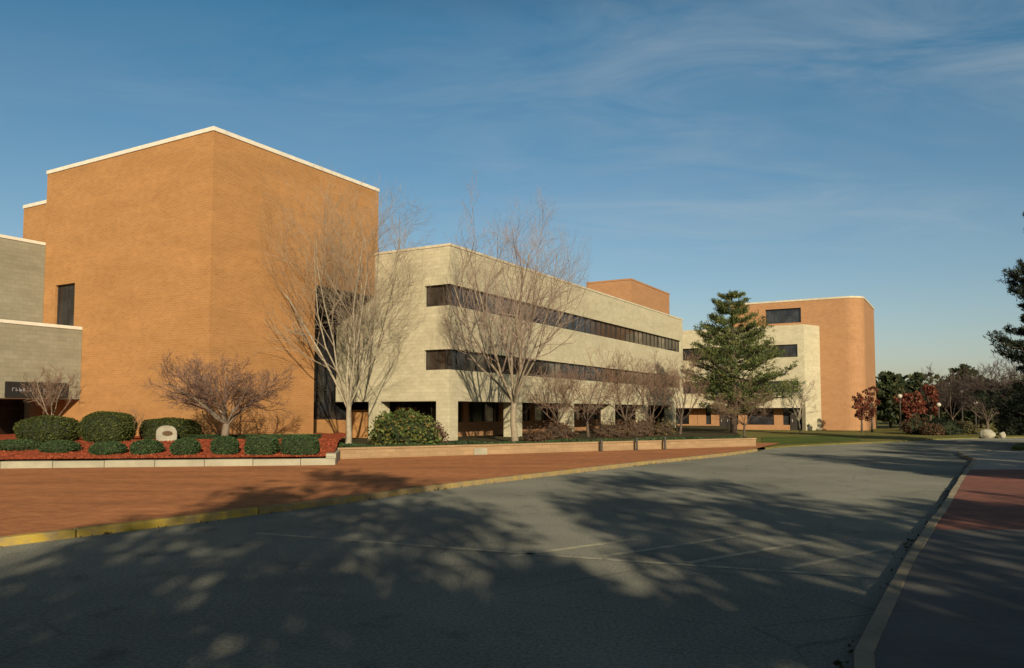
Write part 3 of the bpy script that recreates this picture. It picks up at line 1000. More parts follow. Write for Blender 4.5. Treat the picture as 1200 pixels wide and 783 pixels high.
# ---- far brick building with a rounded corner and a pale office front
FP = at(1014, 482, 79); FP.z = 0
fb = thing('brick_building', 'far salmon brick building with rounded corner and pale windowed front', 'building', FP, GRID)
fh = hgt(348, 79, 1010)
FV = px_on(FP, V, 860)
RADC = 1.7
arc = [(RADC - RADC * math.cos(t), RADC - RADC * math.sin(t)) for t in [math.pi / 2 * i / 10 for i in range(11)]]
foot = [(0, FV)] + arc + [(11.5, 0), (11.5, FV)]
m = MB()
acc = 0
W_ = lambda px: px_on(FP, V, px)
hz = (hgt(379, 83, 920), hgt(362, 83, 920)); hv = tuple(sorted((W_(941), W_(899))))
m.facade((0, 0, 0), (0, 1, 0), (-1, 0, 0), RADC, FV, 0, fh, [(hv[0], hv[1], hz[0], hz[1])], .4)
ring = arc[0:]
for (a, b) in zip(ring[:-1], ring[1:]):
    m.quad((a[0], a[1], 0), (b[0], b[1], 0), (b[0], b[1], fh), (a[0], a[1], fh))
m.facade((0, 0, 0), (1, 0, 0), (0, -1, 0), RADC, 11.5, 0, fh)
m.facade((11.5, 0, 0), (0, 1, 0), (1, 0, 0), 0, FV, 0, fh)
m.facade((0, FV, 0), (1, 0, 0), (0, 1, 0), 0, 11.5, 0, fh)
m.build('wall', M['brick_far'], fb)
window(fb, (0, 0, 0), (0, 1, 0), (-1, 0, 0), hv[0], hv[1], hz[0], hz[1], 4, 1, .3)
def grow_foot(k): 
    cxm, cym = 5.75, FV / 2
    return [((x_ - cxm) * (1 + k / 5.75) + cxm, (y_ - cym) * (1 + k / (FV / 2)) + cym) for x_, y_ in foot]
m = MB(); m.prism(grow_foot(.05), fh, fh + .18); m.build('coping', M['fascia'], fb)
# pale office front standing proud of the brick
PU = -2.6
PO = FP + U * PU
pa = px_on(PO, V, 944); pb = px_on(PO, V, 790)
ptop, pbot = hgt(380, (PO + V * pa).y, 940), hgt(474, (PO + V * pa).y, 940)
w1z = (hgt(418, (PO + V * pa).y, 930), hgt(403, (PO + V * pa).y, 930)); w2z = (hgt(460, (PO + V * pa).y, 930), hgt(446, (PO + V * pa).y, 930))
wr = px_on(PO, V, 936)
m = MB()
m.facade((PU, 0, 0), (0, 1, 0), (-1, 0, 0), pa, pb, pbot, ptop, [(wr, pb - 1, w1z[0], w1z[1]), (wr, pb - 1, w2z[0], w2z[1])], .3)
# chamfered end down to the ground
m.quad((PU, pa, 0), (PU, pa, ptop), (-.01, pa - 1.1, ptop), (-.01, pa - 1.1, 0))
m.quad((PU, pa, 0), (PU + .3, pa + .4, 0), (PU + .3, pa + .4, pbot), (PU, pa, pbot))
m.quad((PU, pa, ptop), (PU, FV, ptop), (-.01, FV, ptop), (-.01, pa - 1.1, ptop))
m.quad((PU, FV + .01, ptop), (PU, pb, ptop), (9, pb, ptop), (9, FV + .01, ptop))
m.build('office_front', M['block'], fb)
nwin = 9
for (za_, zb_) in (w1z, w2z):
    stp = (pb - 1 - wr) / nwin
    for i in range(nwin):
        window(fb, (PU, 0, 0), (0, 1, 0), (-1, 0, 0), wr + stp * i + .002, wr + stp * (i + 1), za_, zb_, 2, 1, .2)
m = MB(); m.box(PU - .5, pa + .42, pbot - .35, -.02, pb, pbot - .01); m.build('canopy', M['fascia'], fb, bevel=.02)
# ground floor below: brick dado, piers and dark windows
gu = PU + 1.0
zs0, zs1 = hgt(498, 82, 900), pbot - .36
m = MB(); m.box(gu, pa + 1.0, 0, gu + .3, pb, zs0)
for px in (912, 870, 838, 822, 812):
    a_ = px_on(FP + U * gu, V, px)
    m.box(gu - .004, a_ - .45, zs0 + .002, gu + .28, a_ + .45, zs1 - .002)
m.build('ground_floor_wall', M['brick_far'], fb)
m = MB(); m.quad((gu + .18, pa + .6, .02), (gu + .18, pb, .02), (gu + .18, pb, zs1), (gu + .18, pa + .6, zs1)); m.build('ground_floor_glazing', M['glass'], fb)
for px in (856, 849, 932):
    a_ = px_on(FP + U * gu, V, px)
    m = MB(); m.box(gu - .06, a_ - .5, .02, gu - .003, a_ + .5, 2.1); dr = m.build('door', M['frame'], fb)
    m = MB(); m.tube([(gu - .12, a_ + .3, .9), (gu - .12, a_ + .3, 1.2)], [.02, .02], 6); m.build('handle', M['coping'], dr)


# ------------------------------------------------------------------ trees
def bare_tree(name, label, loc, height, trunk_h, trunk_r, spread, stems, mats, seed, levels=4, counts=(7, 6, 5), lean=0.0, cat='tree', group=None, vase=.55, droop=.0, twig_r=.006, curl=.22, leader=True, flat=0.0):
    rs = random.Random(seed)
    root = thing(name, label, cat, loc, 0, group)
    tb, cb = MB(), MB()

    def path(p, d, L, n, wob, upb):
        pts = [p.copy()]
        d = d.normalized()
        for i in range(n):
            d = (d + Vector((rs.gauss(0, wob), rs.gauss(0, wob), rs.gauss(0, wob) + upb))).normalized()
            p = p + d * (L / n)
            pts.append(p.copy())
        return pts, d

    def rec(p, d, L, r, lev):
        n = 5 if lev <= 1 else (4 if lev == 2 else 3)
        pts, d2 = path(p, d, L, n, curl * (.6 if lev == 1 else 1), (.07 if flat == 0 else -.01) - droop)
        r1 = max(r * .35, twig_r * .6)
        rads = [r + (r1 - r) * (i / n) ** .8 for i in range(n + 1)]
        (tb if lev <= 1 else cb).tube(pts, rads, 7 if lev <= 1 else (4 if lev == 2 else 3), cap=False)
        if lev >= levels:
            return
        cnt = counts[min(lev - 1, len(counts) - 1)]
        for k in range(cnt):
            t = .22 + .78 * (k + rs.random() * .8) / cnt
            t = min(t, .99)
            i = min(int(t * n), n - 1); f = t * n - i
            q = pts[i].lerp(pts[i + 1], f)
            tan = (pts[i + 1] - pts[i]).normalized()
            perp = tan.cross(Vector((rs.gauss(0, 1), rs.gauss(0, 1), rs.gauss(0, 1)))).normalized()
            ang = rs.uniform(.35, .85)
            nd = tan * math.cos(ang) + perp * math.sin(ang)
            if flat:
                nd.z *= (1 - flat); nd.z += .1
            Lc = L * rs.uniform(.42, .68) * (1.12 - .45 * t)
            rc = max(rads[i] * rs.uniform(.45, .6), twig_r)
            rec(q, nd, Lc, rc, lev + 1)

    tp_, td = path(Vector((0, 0, -.15)), Vector((lean, 0, 1)), trunk_h + .15, 4, .05, 0)
    tb.tube(tp_, [trunk_r * 1.35, trunk_r * 1.08, trunk_r, trunk_r * .95, trunk_r * .9], 9, cap=False)
    top = tp_[-1]
    for k in range(stems):
        az = 2 * math.pi * (k + rs.uniform(-.3, .3)) / stems
        tilt = rs.uniform(.55, 1.0) * vase
        if leader and k == 0:
            tilt = .06
        d = Vector((math.cos(az) * math.sin(tilt), math.sin(az) * math.sin(tilt), math.cos(tilt)))
        L = (height - trunk_h) * rs.uniform(.72, .95) / max(.45, math.cos(tilt) + .08)
        L = min(L, 1.25 * spread / max(.2, math.sin(tilt)) if tilt > .15 else (height - trunk_h) * .95)
        st = tp_[-1] - Vector((0, 0, rs.uniform(0, .25) * trunk_h * .5))
        rec(st, d, L, trunk_r * rs.uniform(.34, .56), 1)
    zs = sorted(v_[2] for v_ in cb.v)
    k = height / zs[int(len(zs) * .995)]
    for b_ in (tb, cb):
        b_.v = [(x_ * (.5 + .5 * k), y_ * (.5 + .5 * k), z_ if z_ < trunk_h * .6 else trunk_h * .6 + (z_ - trunk_h * .6) * (height - trunk_h * .6) / (height / k - trunk_h * .6)) for x_, y_, z_ in b_.v]
    def squeeze(v_):
        r_ = math.hypot(v_[0], v_[1]); lim = spread * .7
        if r_ <= lim: return v_
        r2_ = lim + (spread * .42) * math.tanh((r_ - lim) / (spread * .42))
        return (v_[0] * r2_ / r_, v_[1] * r2_ / r_, v_[2])
    for b_ in (tb, cb):
        b_.v = [squeeze(v_) for v_ in b_.v]
    tb.build('trunk', mats[0], root, smooth=True)
    cb.build('crown', mats[1], root)
    return root


def ground_at(px, py, z):
    p = gp(px, py, z)
    return (p.x, p.y, z)


SEED_A, SEED_B = 14, 25
# big bare trees on the terrace
pA = at(408, 521, 37.5); pA.z = TZ - .02
bare_tree('bare_tree', 'tall vase shaped bare tree with many pale upright stems in front of the glazed recess', pA, hgt(212, 37.5, 440) - TZ, 1.9, .135, 4.2, 10, (M['bark_pale'], M['twig_pale']), SEED_A, 4, (8, 8, 6), vase=.50, curl=.17, twig_r=.0042, group='large bare trees on the terrace')
pB = at(604, 520, 38.5); pB.z = TZ - .02
bare_tree('bare_tree', 'tall bare tree with single tan trunk before the pale ribbon windows', pB, hgt(232, 38.5, 600) - TZ, 2.2, .16, 3.5, 12, (M['bark_b'], M['twig_b']), SEED_B, 4, (8, 8, 6), vase=.66, curl=.17, twig_r=.0042, group='large bare trees on the terrace')
# smaller bare trees along the terrace
small = [(690, 517, 47, 5.2, 'small bare tree between the big bare tree and the ribbon wing columns'),
         (733, 515, 49, 5.0, 'small brown bare tree just left of the densest twig clump on the terrace'),
         (763, 514, 51, 5.6, 'small brown bare tree standing left of the dark stair end'),
         (797, 512, 53, 5.6, 'small brown bare tree in front of the dark stair end'),
         (655, 518, 45, 4.2, 'small bare tree closest to the single trunked big bare tree')]
for i, (px, py, Y, h, lab) in enumerate(small):
    p = at(px, py, Y); p.z = TZ - .02
    bare_tree('bare_tree', lab, p, h, 1.0, .085, 2.0, 7, (M['bark_d'], M['twig_d']), 40 + i, 4, (7, 6, 5), vase=1.0, curl=.22, twig_r=.008, group='small bare trees along the terrace')
# crab apple in the mulch bed
p = at(263, 512, 30.5); p.z = bed_z(4)
bare_tree('bare_tree', 'low wide spreading bare tree in the red mulch bed before the tall brick block', p, 3.35, .75, .15, 3.1, 10, (M['bark_d2'], M['twig_d2']), 31, 4, (9, 8, 6), vase=1.0, curl=.19, twig_r=.007, flat=.05)
p = at(62, 500, 31.5); p.z = bed_z(5)
bare_tree('bare_tree', 'small thin bare tree in front of the black sign band', p, 2.9, .8, .05, 1.2, 6, (M['bark_b'], M['twig_d']), 6, 4, (6, 6, 5), vase=.85, curl=.2, twig_r=.007)
p = at(154, 512, 31.0); p.z = bed_z(5)
bare_tree('bare_shrub', 'thin leafless shrub between two clipped round bushes', p, 1.35, .2, .02, .45, 5, (M['twig_d'], M['twig_d']), 8, 3, (5, 4), vase=.6, cat='shrub', twig_r=.007)
# pale bare tree by the far brick corner, bare reddish tree under the pine
p = at(938, 511, 70); p.z = .08
bare_tree('bare_tree', 'slim pale bare tree beside the far pale office front', p, 5.2, 1.2, .08, 1.5, 7, (M['bark_pale'], M['twig_pale']), 61, 4, (6, 5, 4), vase=.6, twig_r=.011)
p = at(872, 513, 53); p.z = .3
bare_tree('bare_tree', 'low reddish bare tree growing under the green pine', p, 3.9, .9, .08, 2.1, 7, (M['bark_d'], M['twig_d']), 62, 4, (7, 6, 5), vase=1.05, twig_r=.008)


def needle_tree(name, label, loc, height, base_h, radius, mats, seed, prof, whorls=16, per=7, size=.32, density=1.0, group=None, sx=1.0, aspect=.16, droop=.05, cat='tree', extra=None, lift=.18):
    """conifer: trunk, whorled limbs and needle tufts spread along the limbs"""
    rs = random.Random(seed)
    root = thing(name, label, cat, loc, 0, group)
    tb = MB()
    tr = height * .016 + .05
    tb.tube([(0, 0, -.2), (.05, 0, height * .4), (0, .04, height * .8), (0, 0, height * .98)], [tr * 1.2, tr, tr * .5, .02], 8)
    P_, D_ = [], []
    limbs = []
    for i in range(whorls):
        f = (i + .3 * rs.random()) / whorls
        z = base_h + (height - base_h) * f
        rl = radius * prof(f)
        for k in range(per):
            az = 2 * math.pi * (k + rs.random()) / per
            L = rl * rs.uniform(.52, 1.16)
            limbs.append((z + rs.uniform(-.2, .2) * (height - base_h) / whorls, az, L, f))
    for e in (extra or []):
        limbs.append(e)
    for z, az, L, f in limbs:
        dr = Vector((math.cos(az) * sx, math.sin(az), 0))
        n = 5
        pts = [Vector((0, 0, z)) + dr * (L * i / n) + Vector((0, 0, lift * L * (i / n) ** 1.6 - droop * L * math.sin(math.pi * i / n) + rs.uniform(-.05, .05) * L)) for i in range(n + 1)]
        tb.tube(pts, [.012 + .05 * (1 - i / n) * (L / radius + .2) * (height / 9) for i in range(n + 1)], 4, cap=False)
        nt = int((7 + 26 * L / max(radius, .1)) * density)
        for q in range(nt):
            t = .28 + .72 * rs.random() ** .75
            i = min(int(t * n), n - 1)
            c_ = pts[i].lerp(pts[i + 1], t * n - i)
            side = Vector((-dr.y, dr.x, 0)) * rs.gauss(0, .20 * L * (1.15 - .5 * t))
            c_ = c_ + side + Vector((0, 0, abs(rs.gauss(0, .06)) * L + rs.gauss(0, .04)))
            for b in range(9):
                P_.append((c_.x + rs.gauss(0, size * .30), c_.y + rs.gauss(0, size * .30), c_.z + rs.gauss(0, size * .22)))
                D_.append((dr.x * .5 + side.x * .2, dr.y * .5 + side.y * .2, .55))
    tb.build('trunk', mats[0], root, smooth=True)
    cards('crown', P_, size, mats[1], root, aspect=aspect, dirs=D_, jit=.6, seed=seed)
    return root


def leaf_tree(name, label, loc, height, base_h, radius, mats, seed, clumps=30, per=120, size=.2, group=None, cat='tree', zs=1.0, gap=.5, limbs=10):
    """broad tree: trunk, limbs reaching into clumps of separate leaf faces"""
    rs = random.Random(seed)
    root = thing(name, label, cat, loc, 0, group)
    tb = MB()
    tr = height * .018 + .02
    zc0 = (height + base_h) / 2; hz_ = (height - base_h) / 2
    tb.tube([(0, 0, -.2), (.03, .02, base_h), (0, 0, zc0)], [tr * 1.3, tr, tr * .5], 7)
    cs = []
    for i in range(clumps):
        while True:
            v_ = Vector((rs.uniform(-1, 1), rs.uniform(-1, 1), rs.uniform(-1, 1)))
            if v_.length < 1 and v_.length > .25:
                break
        c_ = Vector((v_.x * radius, v_.y * radius, zc0 + v_.z * hz_))
        cs.append((c_, rs.uniform(.22, .42) * gap * 2 * min(radius, hz_)))
    for c_, _ in rs.sample(cs, min(limbs, len(cs))):
        b0 = Vector((0, 0, base_h + (c_.z - base_h) * .3))
        tb.tube([b0, b0.lerp(c_, .5) + Vector((0, 0, -.1)), c_], [tr * .5, tr * .3, .012], 4, cap=False)
    P_ = []
    for c_, r_ in cs:
        for k in range(per):
            d = Vector((rs.gauss(0, 1), rs.gauss(0, 1), rs.gauss(0, 1) * .8)).normalized() * r_ * rs.random() ** .45
            P_.append(tuple(c_ + d))
    tb.build('trunk', mats[0], root, smooth=True)
    cards('crown', P_, size, mats[1], root, aspect=.7, seed=seed)
    return root


# the green pine between the buildings
p = at(860, 515, 57); p.z = .1
def pine_prof(f):
    return .72 + .36 * (f / .28) if f < .28 else max(.16, 1.08 - .92 * ((f - .28) / .72) ** 1.25)
needle_tree('pine_tree', 'bushy green pine standing between the long pale wing and far brick building', p, hgt(343, 57, 866), 1.8, 3.75, (M['bark_d'], M['pine']), 71, pine_prof, 15, 8, .27, 1.75, extra=[(2.4, -.05, 5.0, .1), (3.0, .15, 4.5, .1), (2.6, -.3, 4.4, .1)], lift=.24)

# dark pine at the right edge of the picture
p = at(1234, 515, 44); p.z = .05
def dark_prof(f):
    return max(.10, (1 - f) ** .75 * (.75 + .35 * math.sin(f * 23)))
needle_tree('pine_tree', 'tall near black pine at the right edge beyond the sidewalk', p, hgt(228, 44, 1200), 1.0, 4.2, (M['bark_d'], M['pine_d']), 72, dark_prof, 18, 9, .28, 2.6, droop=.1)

# distant trees at the right
far = [('conifer_tree', 'dark conifer next to the rounded brick corner', 1044, 436, 92, 3.0, 'n', 'conifer'),
       ('conifer_tree', 'conifer with a thin ragged top rising behind red autumn trees', 1078, 436, 116, 3.4, 'n', 'conifer'),
       ('conifer_tree', 'broad topped conifer, tallest among the distant trees left of the near black pine', 1133, 427, 104, 4.2, 'n', 'conifer'),
       ('conifer_tree', 'blurred low conifer between the second red tree and the tallest distant conifer', 1106, 448, 120, 4.6, 'n', 'conifer'),
       ('autumn_tree', 'red leaved tree beside the globe lamp nearest the brick corner', 1066, 455, 84, 1.15, 'l', 'red'),
       ('autumn_tree', 'taller dark red tree left of the second globe lamp', 1091, 448, 86, 1.15, 'l', 'red'),
       ('autumn_tree', 'slim russet tree on the lawn before the rounded brick corner, shorter of a pair', 1010, 459, 72, .75, 'l', 'red'),
       ('autumn_tree', 'slim reddish tree on the lawn before the rounded brick corner, taller of a pair', 1022, 452, 73, .8, 'l', 'red'),
       ('autumn_tree', 'dull olive leafy tree behind the pale boulders', 1146, 470, 96, 3.0, 'l', 'dull'),
       ('autumn_tree', 'dull olive leafy tree behind the second globe lamp', 1116, 468, 96, 2.6, 'l', 'dull'),
       ('autumn_tree', 'olive brown tree between the conifer by the brick corner and the red trees', 1056, 470, 98, 2.2, 'l', 'dull')]
far += [('conifer_tree', 'dark conifer right behind the two red trees', 1080, 462, 93, 2.6, 'n', 'conifer'),
        ('conifer_tree', 'dark conifer behind the mauve brown bare tree', 1117, 458, 95, 2.8, 'n', 'conifer'),
        ('conifer_tree', 'low dark conifer behind the pale boulders', 1150, 452, 90, 3.2, 'n', 'conifer')]
for i, (nm, lab, px, py, Y, rad, kd, mt) in enumerate(far):
    p = at(px, 510, Y); h = hgt(py, Y, px); p.z = .05
    if kd == 'n':
        needle_tree(nm, lab, p, h, h * .12, rad, (M['bark_d'], M[mt]), 80 + i, lambda f: max(.08, (1 - f) ** .8 + .12 * math.sin(f * 31)), 12, 6, .55, .7, aspect=.3, group='trees beyond the lawn')
    else:
        leaf_tree(nm, lab, p, h, h * .22, rad, (M['bark_d'], M[mt]), 80 + i, 26, 60, .30 if rad > 1 else .16, group='trees beyond the lawn')
for i, (px, py, Y, h, s, lab) in enumerate([(1118, 510, 88, 7.0, 3.0, 'mauve brown bare tree behind the lawn, left of the tallest distant conifer'),
                                         (1158, 512, 62, 5.6, 2.6, 'mauve bare tree behind the pale boulders beside the near black pine'),
                                         (1172, 512, 68, 6.6, 3.2, 'mauve bare tree half hidden by the near black pine')]):
    p = at(px, py, Y); p.z = .05
    bare_tree('bare_tree', lab, p, h, 1.2, .12, s, 8, (M['bark_d'], M['twig_mauve']), 90 + i, 4, (7, 6, 5), vase=.95, twig_r=.016, group='trees beyond the lawn')
# far wood beyond, one mass
wp = []
rs = random.Random(4)
for k in range(420):
    x_ = rs.uniform(30, 260); y_ = rs.uniform(165, 215); h = rs.uniform(6.5, 10.5); r_ = rs.uniform(2.5, 4.5)
    for q in range(55):
        d = Vector((rs.gauss(0, 1), rs.gauss(0, 1), rs.gauss(0, 1))).normalized()
        wp.append((x_ + d.x * r_, y_ + d.y * r_, max(.3, h * .55 + d.z * h * .5)))
tag(cards('distant_woods', wp, 1.3, M['conifer'], aspect=.8, seed=9), 'dark distant wood along the skyline behind the lawn', 'woods', kind='stuff')

# trees on the near side of the street, behind and beside the camera: their shade lies over the road
shade_spots = [(1.9, -10.4, 12.7, 2.6, 3.6), (-2.8, -8.6, 6.0, 1.6, 2.8), (10.6, -10.0, 12.8, 2.6, 4.0), (15.0, -7.0, 9.2, 2.2, 3.6),
               (22.0, 0.5, 11.2, 2.6, 3.0), (30.5, 14.0, 12.4, 3.0, 4.4), (38.0, 22.0, 12.0, 3.0, 4.4), (21.0, 5.0, 12.2, 2.6, 3.4), (26.5, 8.5, 12.6, 2.8, 3.6), (34.0, 17.5, 12.4, 2.8, 3.8),
               (-4.2, -20.5, 11.0, 1.6, 4.0), (0.6, -21.2, 12.4, 1.6, 3.8), (4.4, -20.0, 11.9, 1.6, 4.4), (11.0, -21.0, 12.4, 1.6, 4.6), (18.0, -19.0, 12.0, 1.6, 4.6), (6.2, -9.6, 8.0, 1.8, 3.2)]
shade_lab = ['broad leafy street tree right behind the viewer', 'smaller leafy street tree behind the viewer, left end of the row', 'tallest leafy street tree, behind the viewer to the right',
             'young leafy tree beside the right sidewalk', 'leafy tree beside the right sidewalk, level with the viewer', 'leafy tree beyond the right sidewalk, up the street', 'leafy tree farthest up the street on the right', 'slim tall leafy tree beside the right sidewalk, just ahead of the viewer', 'leafy tree beyond the right sidewalk, second ahead of the viewer', 'leafy tree beyond the right sidewalk, next to the farthest one',
             'leafy tree in the rear row behind the viewer, left end', 'leafy tree in the rear row behind the viewer, second from the left', 'leafy tree in the rear row behind the viewer, third from the left', 'leafy tree in the rear row behind the viewer, second from the right', 'leafy tree in the rear row behind the viewer, right end', 'short leafy tree between the two tall street trees behind the viewer']
for i, (x_, y_, h, bh_, rr_) in enumerate(shade_spots):
    leaf_tree('street_tree', shade_lab[i], (x_, y_, .1), h, bh_, rr_, (M['bark_d'], M['shade']), 120 + i, 54 if y_ > -15 else 44, 160 if y_ > -15 else 110, .30, group='street trees shading the road', gap=.44 if y_ > -15 else .40)


# ------------------------------------------------------------------ shrubs
def bush(name, label, loc, rx, ry, h, mat, core, seed, n=1800, size=.07, boxy=.0, group=None, lump=.06, cat='shrub', loose=0.0):
    rs = random.Random(seed)
    root = thing(name, label, cat, loc, 0, group)
    bm = bmesh.new()
    bmesh.ops.create_icosphere(bm, subdivisions=4, radius=1.0)
    ph = [rs.uniform(0, 6.28) for _ in range(6)]
    vs, ns = [], []
    for v_ in bm.verts:
        d = v_.co.normalized()
        if boxy:
            mlen = max(abs(d.x), abs(d.y), abs(d.z))
            d2 = d.lerp(d / mlen, boxy)
        else:
            d2 = d
        k = 1 + lump * (math.sin(3 * d.x + ph[0]) * math.cos(4 * d.y + ph[1]) + .6 * math.sin(7 * d.x + 5 * d.z + ph[2]) + .4 * math.sin(11 * d.y + ph[3] + 6 * d.z))
        v_.co = Vector((d2.x * rx * k, d2.y * ry * k, h * .45 + d2.z * h * .55 * k))
    me = bpy.data.meshes.new('core'); 
    pts = [(v_.co.copy(), v_.normal.copy()) for v_ in bm.verts]
    bm.normal_update()
    faces = [f for f in bm.faces if f.calc_center_median().z > .0]
    wts = [f.calc_area() for f in faces]
    P_ = []; D_ = []
    for f in rs.choices(faces, wts, k=n):
        a, b, c_ = [l.vert.co for l in f.loops]
        r1_, r2_ = rs.random(), rs.random()
        if r1_ + r2_ > 1: r1_, r2_ = 1 - r1_, 1 - r2_
        q = a + (b - a) * r1_ + (c_ - a) * r2_ + f.normal * (rs.uniform(-.02, .035) + loose * rs.random() ** 2)
        P_.append(tuple(q)); D_.append(tuple(f.normal * .7))
    for v_ in bm.verts:
        c0 = Vector((0, 0, h * .4)); v_.co = c0 + (v_.co - c0) * .95
    bm.to_mesh(me); bm.free()
    me.materials.append(core)
    me.polygons.foreach_set('use_smooth', [True] * len(me.polygons))
    co = bpy.data.objects.new('stems', me); COL.objects.link(co); co.parent = root
    cards('foliage', P_, size, mat, root, aspect=.6, dirs=D_, jit=.7, seed=seed)
    return root


def on_bed(px, py, Y):
    p = at(px, py, Y)
    d = (p - B0).dot(ey)
    p.z = bed_z(d) - .03
    return p


big = [(57, 488, 30.5, 1.12, 1.0, .25, 'clipped round dark bush in front of the dark entrance'),
       (126, 483, 30.8, .98, .9, .30, 'clipped round bush with flattish top left of the white stone'),
       (199, 491, 32.6, 1.12, .8, .45, 'wide low clipped bush directly behind the white stone')]
for i, (px, py, Y, rx, ry, bxy, lab) in enumerate(big):
    p = on_bed(px, 515, Y)
    bush('bush', lab, p, rx, ry, hgt(py, Y, px) - p.z, M['box'], M['box_core'], 200 + i, 5200, .075, bxy, 'large clipped bushes in the mulch bed', .045)
row = [(18, 516, 28.3, .95, 'long low dark shrub nearest the left end of the stone edging'),
       (70, 517, 28.0, .62, 'low dome shrub in front of the bush at the dark entrance'),
       (127, 518.5, 27.8, .58, 'low dome shrub in front of the flat topped round bush'),
       (172, 516, 28.0, .52, 'low dome shrub just left of the white stone'),
       (217, 514.5, 28.0, .48, 'low dome shrub just right of the white stone'),
       (264, 512, 28.2, .46, 'low dome shrub at the foot of the spreading bare tree'),
       (307, 511.5, 28.4, .56, 'low clipped boxy shrub right of the spreading bare tree'),
       (352, 512, 28.5, .66, 'low clipped boxy shrub at the right end of the mulch bed')]
for i, (px, py, Y, rx, lab) in enumerate(row):
    p = on_bed(px, 530, Y)
    bush('shrub', lab, p, rx, min(rx, .55), hgt(py, Y, px) - p.z, M['low'], M['box_core'], 220 + i, 2600, .065, .5 if px > 290 else .1, 'low shrubs along the front of the mulch bed', .05)
# low hedge at the foot of the brick
p = on_bed(300, 515, 32.6)
hd = thing('hedge', 'low dark hedge strip along the foot of the tall brick block', 'hedge', (p.x, p.y, p.z), math.atan2(ex.y, ex.x))
m = MB(); m.box(-2.6, -.2, 0, 2.6, .2, .17); m.build('stems', M['box_core'], hd, bevel=.05)
P_ = []; D_ = []
for k in range(3600):
    s_ = rnd.random()
    if s_ < .55: P_.append((rnd.uniform(-2.65, 2.65), rnd.uniform(-.22, .22), .19 + rnd.uniform(-.02, .03))); D_.append((0, 0, 1))
    else: P_.append((rnd.uniform(-2.65, 2.65), -.22 + rnd.uniform(-.03, .02), rnd.uniform(.0, .2))); D_.append((0, -1, .2))
cards('foliage', P_, .065, M['low'], hd, aspect=.6, dirs=D_, jit=.7, seed=77)

# rhododendron and reddish shrubs on the terrace
p = at(474, 522, 35.6); p.z = TZ - .05
bush('shrub', 'large yellow green leafy shrub under the overhang of the pale wing', p, 1.36, .85, 1.4, M['rhodo'], M['box_core'], 301, 3200, .16, .2, None, .13, loose=.28)
p = at(507, 522, 35.9); p.z = TZ - .05
bush('shrub', 'small russet shrub between the yellow green shrub and the corner column', p, .5, .5, 1.0, M['russet'], M['twig_d'], 302, 1200, .10, 0, None, .15, loose=.25)
for i, (px, Y, rx, h, mt, lab) in enumerate([(655, 43, .75, 1.25, 'russet', 'russet brown shrub in front of the second column right of the corner'),
                                          (715, 47, .95, 1.15, 'russet', 'russet shrub beneath the small bare trees, behind the leftmost bollard'),
                                          (748, 49, 1.1, 1.35, 'russet', 'dense russet shrub behind the middle bollard'),
                                          (628, 40.5, .5, .7, 'russet', 'small russet shrub right beside the single trunked big bare tree'),
                                          (778, 52, .6, 1.2, 'dull', 'dull olive shrub at the foot of the small bare tree left of the stair end')]):
    p = at(px, 518, Y); p.z = TZ - .05
    bush('shrub', lab, p, rx, .6, h * .68, M[mt], M['russet_core'], 310 + i, 900, .11, 0, 'russet shrubs on the terrace', .2, loose=.4)
# ground cover along the top of the retaining wall
gc = []
for k in range(9000):
    t_ = rnd.uniform(.2, WL - .3); d = rnd.uniform(.42, 1.5)
    q_ = W0 + wd * t_ + wnv * d
    hh = .16 * (.5 + .5 * math.sin(t_ * 1.7) * math.sin(t_ * .61 + 1)) + .08
    gc.append((q_.x, q_.y, TZ + rnd.uniform(0, hh)))
tag(cards('ground_cover', gc, .10, M['low'], aspect=.5, up=.6, seed=15), 'dark green ground cover along the top of the low tan wall', 'ground cover', kind='stuff')
# tan bushes on the far lawn
for i, (px, Y, rx, h, mt, lab) in enumerate([(1076, 66, 1.2, 1.3, 'russet', 'low brown bush on the lawn below the red trees'),
                                          (1092, 64, .7, .8, 'russet', 'small brown bush on the lawn edge, left of the dark bush by the road'),
                                          (1103, 65, 1.4, 1.2, 'pine_d', 'dark bush on the lawn edge left of the pale boulders'),
                                          (1122, 67, 1.5, 1.0, 'dull', 'dull olive bush just left of the pale boulders'),
                                          (1192, 64, 1.6, 1.6, 'pine_d', 'dark bush below the near black pine')]):
    p = at(px, 512, Y); p.z = .03
    bush('shrub', lab, p, rx, rx * .8, h, M[mt], M['box_core'], 330 + i, 1300, .16, 0, 'bushes on the far lawn', .12, loose=.25)


# ------------------------------------------------------------------ stones, lamps
def boulder(name, label, loc, sx, sy, sz, seed, group=None):
    rs = random.Random(seed)
    bm = bmesh.new(); bmesh.ops.create_icosphere(bm, subdivisions=4, radius=1)
    cuts = [(Vector((rs.gauss(0, 1), rs.gauss(0, 1), rs.gauss(0, .7))).normalized(), rs.uniform(.72, .92)) for _ in range(14)]
    for v_ in bm.verts:
        for n_, d_ in cuts:
            k = v_.co.dot(n_) - d_
            if k > 0: v_.co -= n_ * k * .85
        v_.co += v_.co.normalized() * .03 * math.sin(9 * v_.co.x + seed) * math.sin(8 * v_.co.y) 
        v_.co = Vector((v_.co.x * sx, v_.co.y * sy, v_.co.z * sz + sz * .75))
    me = bpy.data.meshes.new(name); bm.to_mesh(me); bm.free(); me.materials.append(M['rock'])
    me.polygons.foreach_set('use_smooth', [True] * len(me.polygons))
    o = bpy.data.objects.new(name, me); COL.objects.link(o); o.location = loc
    return tag(o, label, 'boulder', group)


for px, Y, a, b, lab in [(1157, 58, .58, .38, 'pale boulder by the road edge, larger of the two'), (1175, 58.5, .27, .26, 'pale boulder by the road edge, smaller of the two')]:
    p = at(px, 513.5, Y)
    boulder('boulder', lab, (p.x, p.y, .04), a, a * .7, b, int(px), 'pale boulders by the road')

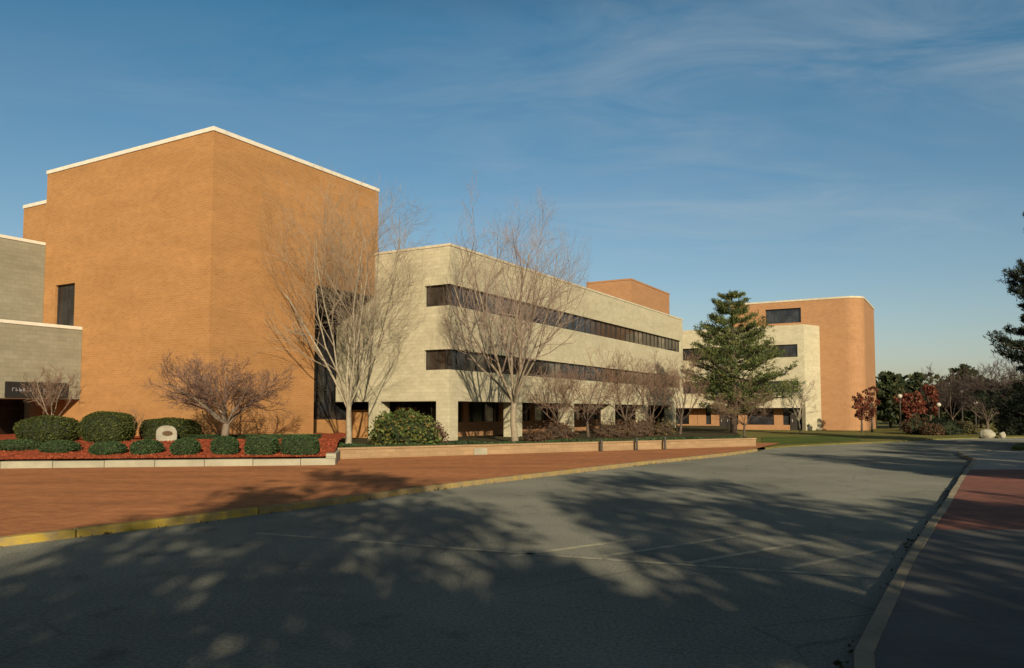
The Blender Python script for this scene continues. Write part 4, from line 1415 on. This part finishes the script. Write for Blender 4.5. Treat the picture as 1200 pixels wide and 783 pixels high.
# white stone marker with a round bronze plaque
p = at(195, 517, 31.0); p.z = hgt(517.5, 31.0, 195)
d0 = (p - B0).dot(ey)
st = thing('stone_marker', 'white round topped stone marker with a dark oval plaque in the mulch bed', 'marker', (p.x, p.y, bed_z(d0) - .05), math.atan2(p.x, p.y) * -1)
hb = p.z - bed_z(d0) + .05
hs = hgt(498.5, 31.0, 195) - bed_z(d0) + .05
m = MB()
prof = [(-.36, 0), (-.385, hs * .45), (-.37, hs * .70), (-.29, hs * .88), (-.14, hs * .98), (.02, hs), (.18, hs * .96), (.31, hs * .84), (.375, hs * .62), (.39, hs * .35), (.37, 0)]
n = len(prof)
m.add([(x_, -.14, z_) for x_, z_ in prof] + [(x_, .14, z_) for x_, z_ in prof], [tuple(range(n)), tuple(range(2 * n - 1, n - 1, -1))] + [(i, n + i, n + (i + 1) % n, (i + 1) % n) for i in range(n)])
m.build('stone', M['rock'], st, bevel=.04)
m = MB()
zc2 = hs * .52
el = [(.19 * math.cos(2 * math.pi * i / 20), .095 * math.sin(2 * math.pi * i / 20)) for i in range(20)]
m.add([(x_ + .03, -.165, zc2 + z_) for x_, z_ in el] + [(x_ + .03, -.139, zc2 + z_) for x_, z_ in el], [tuple(range(20))] + [(i, 20 + i, 20 + (i + 1) % 20, (i + 1) % 20) for i in range(20)])
m.build('plaque', M['plaque'], st)

# globe lamps beyond the lawn
for px, py, Y, lab in [(1054.5, 465, 78, 'globe street lamp nearest the rounded brick corner'), (1100, 475, 80, 'globe street lamp right of the dark red tree'),
                       (1127, 459.5, 82, 'highest globe street lamp, in front of the tallest distant conifer'), (1143, 473, 82, 'globe street lamp behind the pale boulders')]:
    p = at(px, py, Y)
    lp = thing('street_lamp', lab, 'lamp', (p.x, p.y, .05), 0, 'globe lamps beyond the lawn')
    m = MB(); m.lathe([(.12, 0), (.12, .3), (.06, .4), (.05, p.z - .35), (.10, p.z - .30), (.12, p.z - .24)], sides=10); m.build('pole', M['metal_d'], lp)
    m = MB(); m.lathe([(.22 * math.sin(math.pi * i / 12) + .002, -.22 * math.cos(math.pi * i / 12)) for i in range(13)], (0, 0, p.z), 16); m.build('globe', M['globe'], lp, smooth=True)
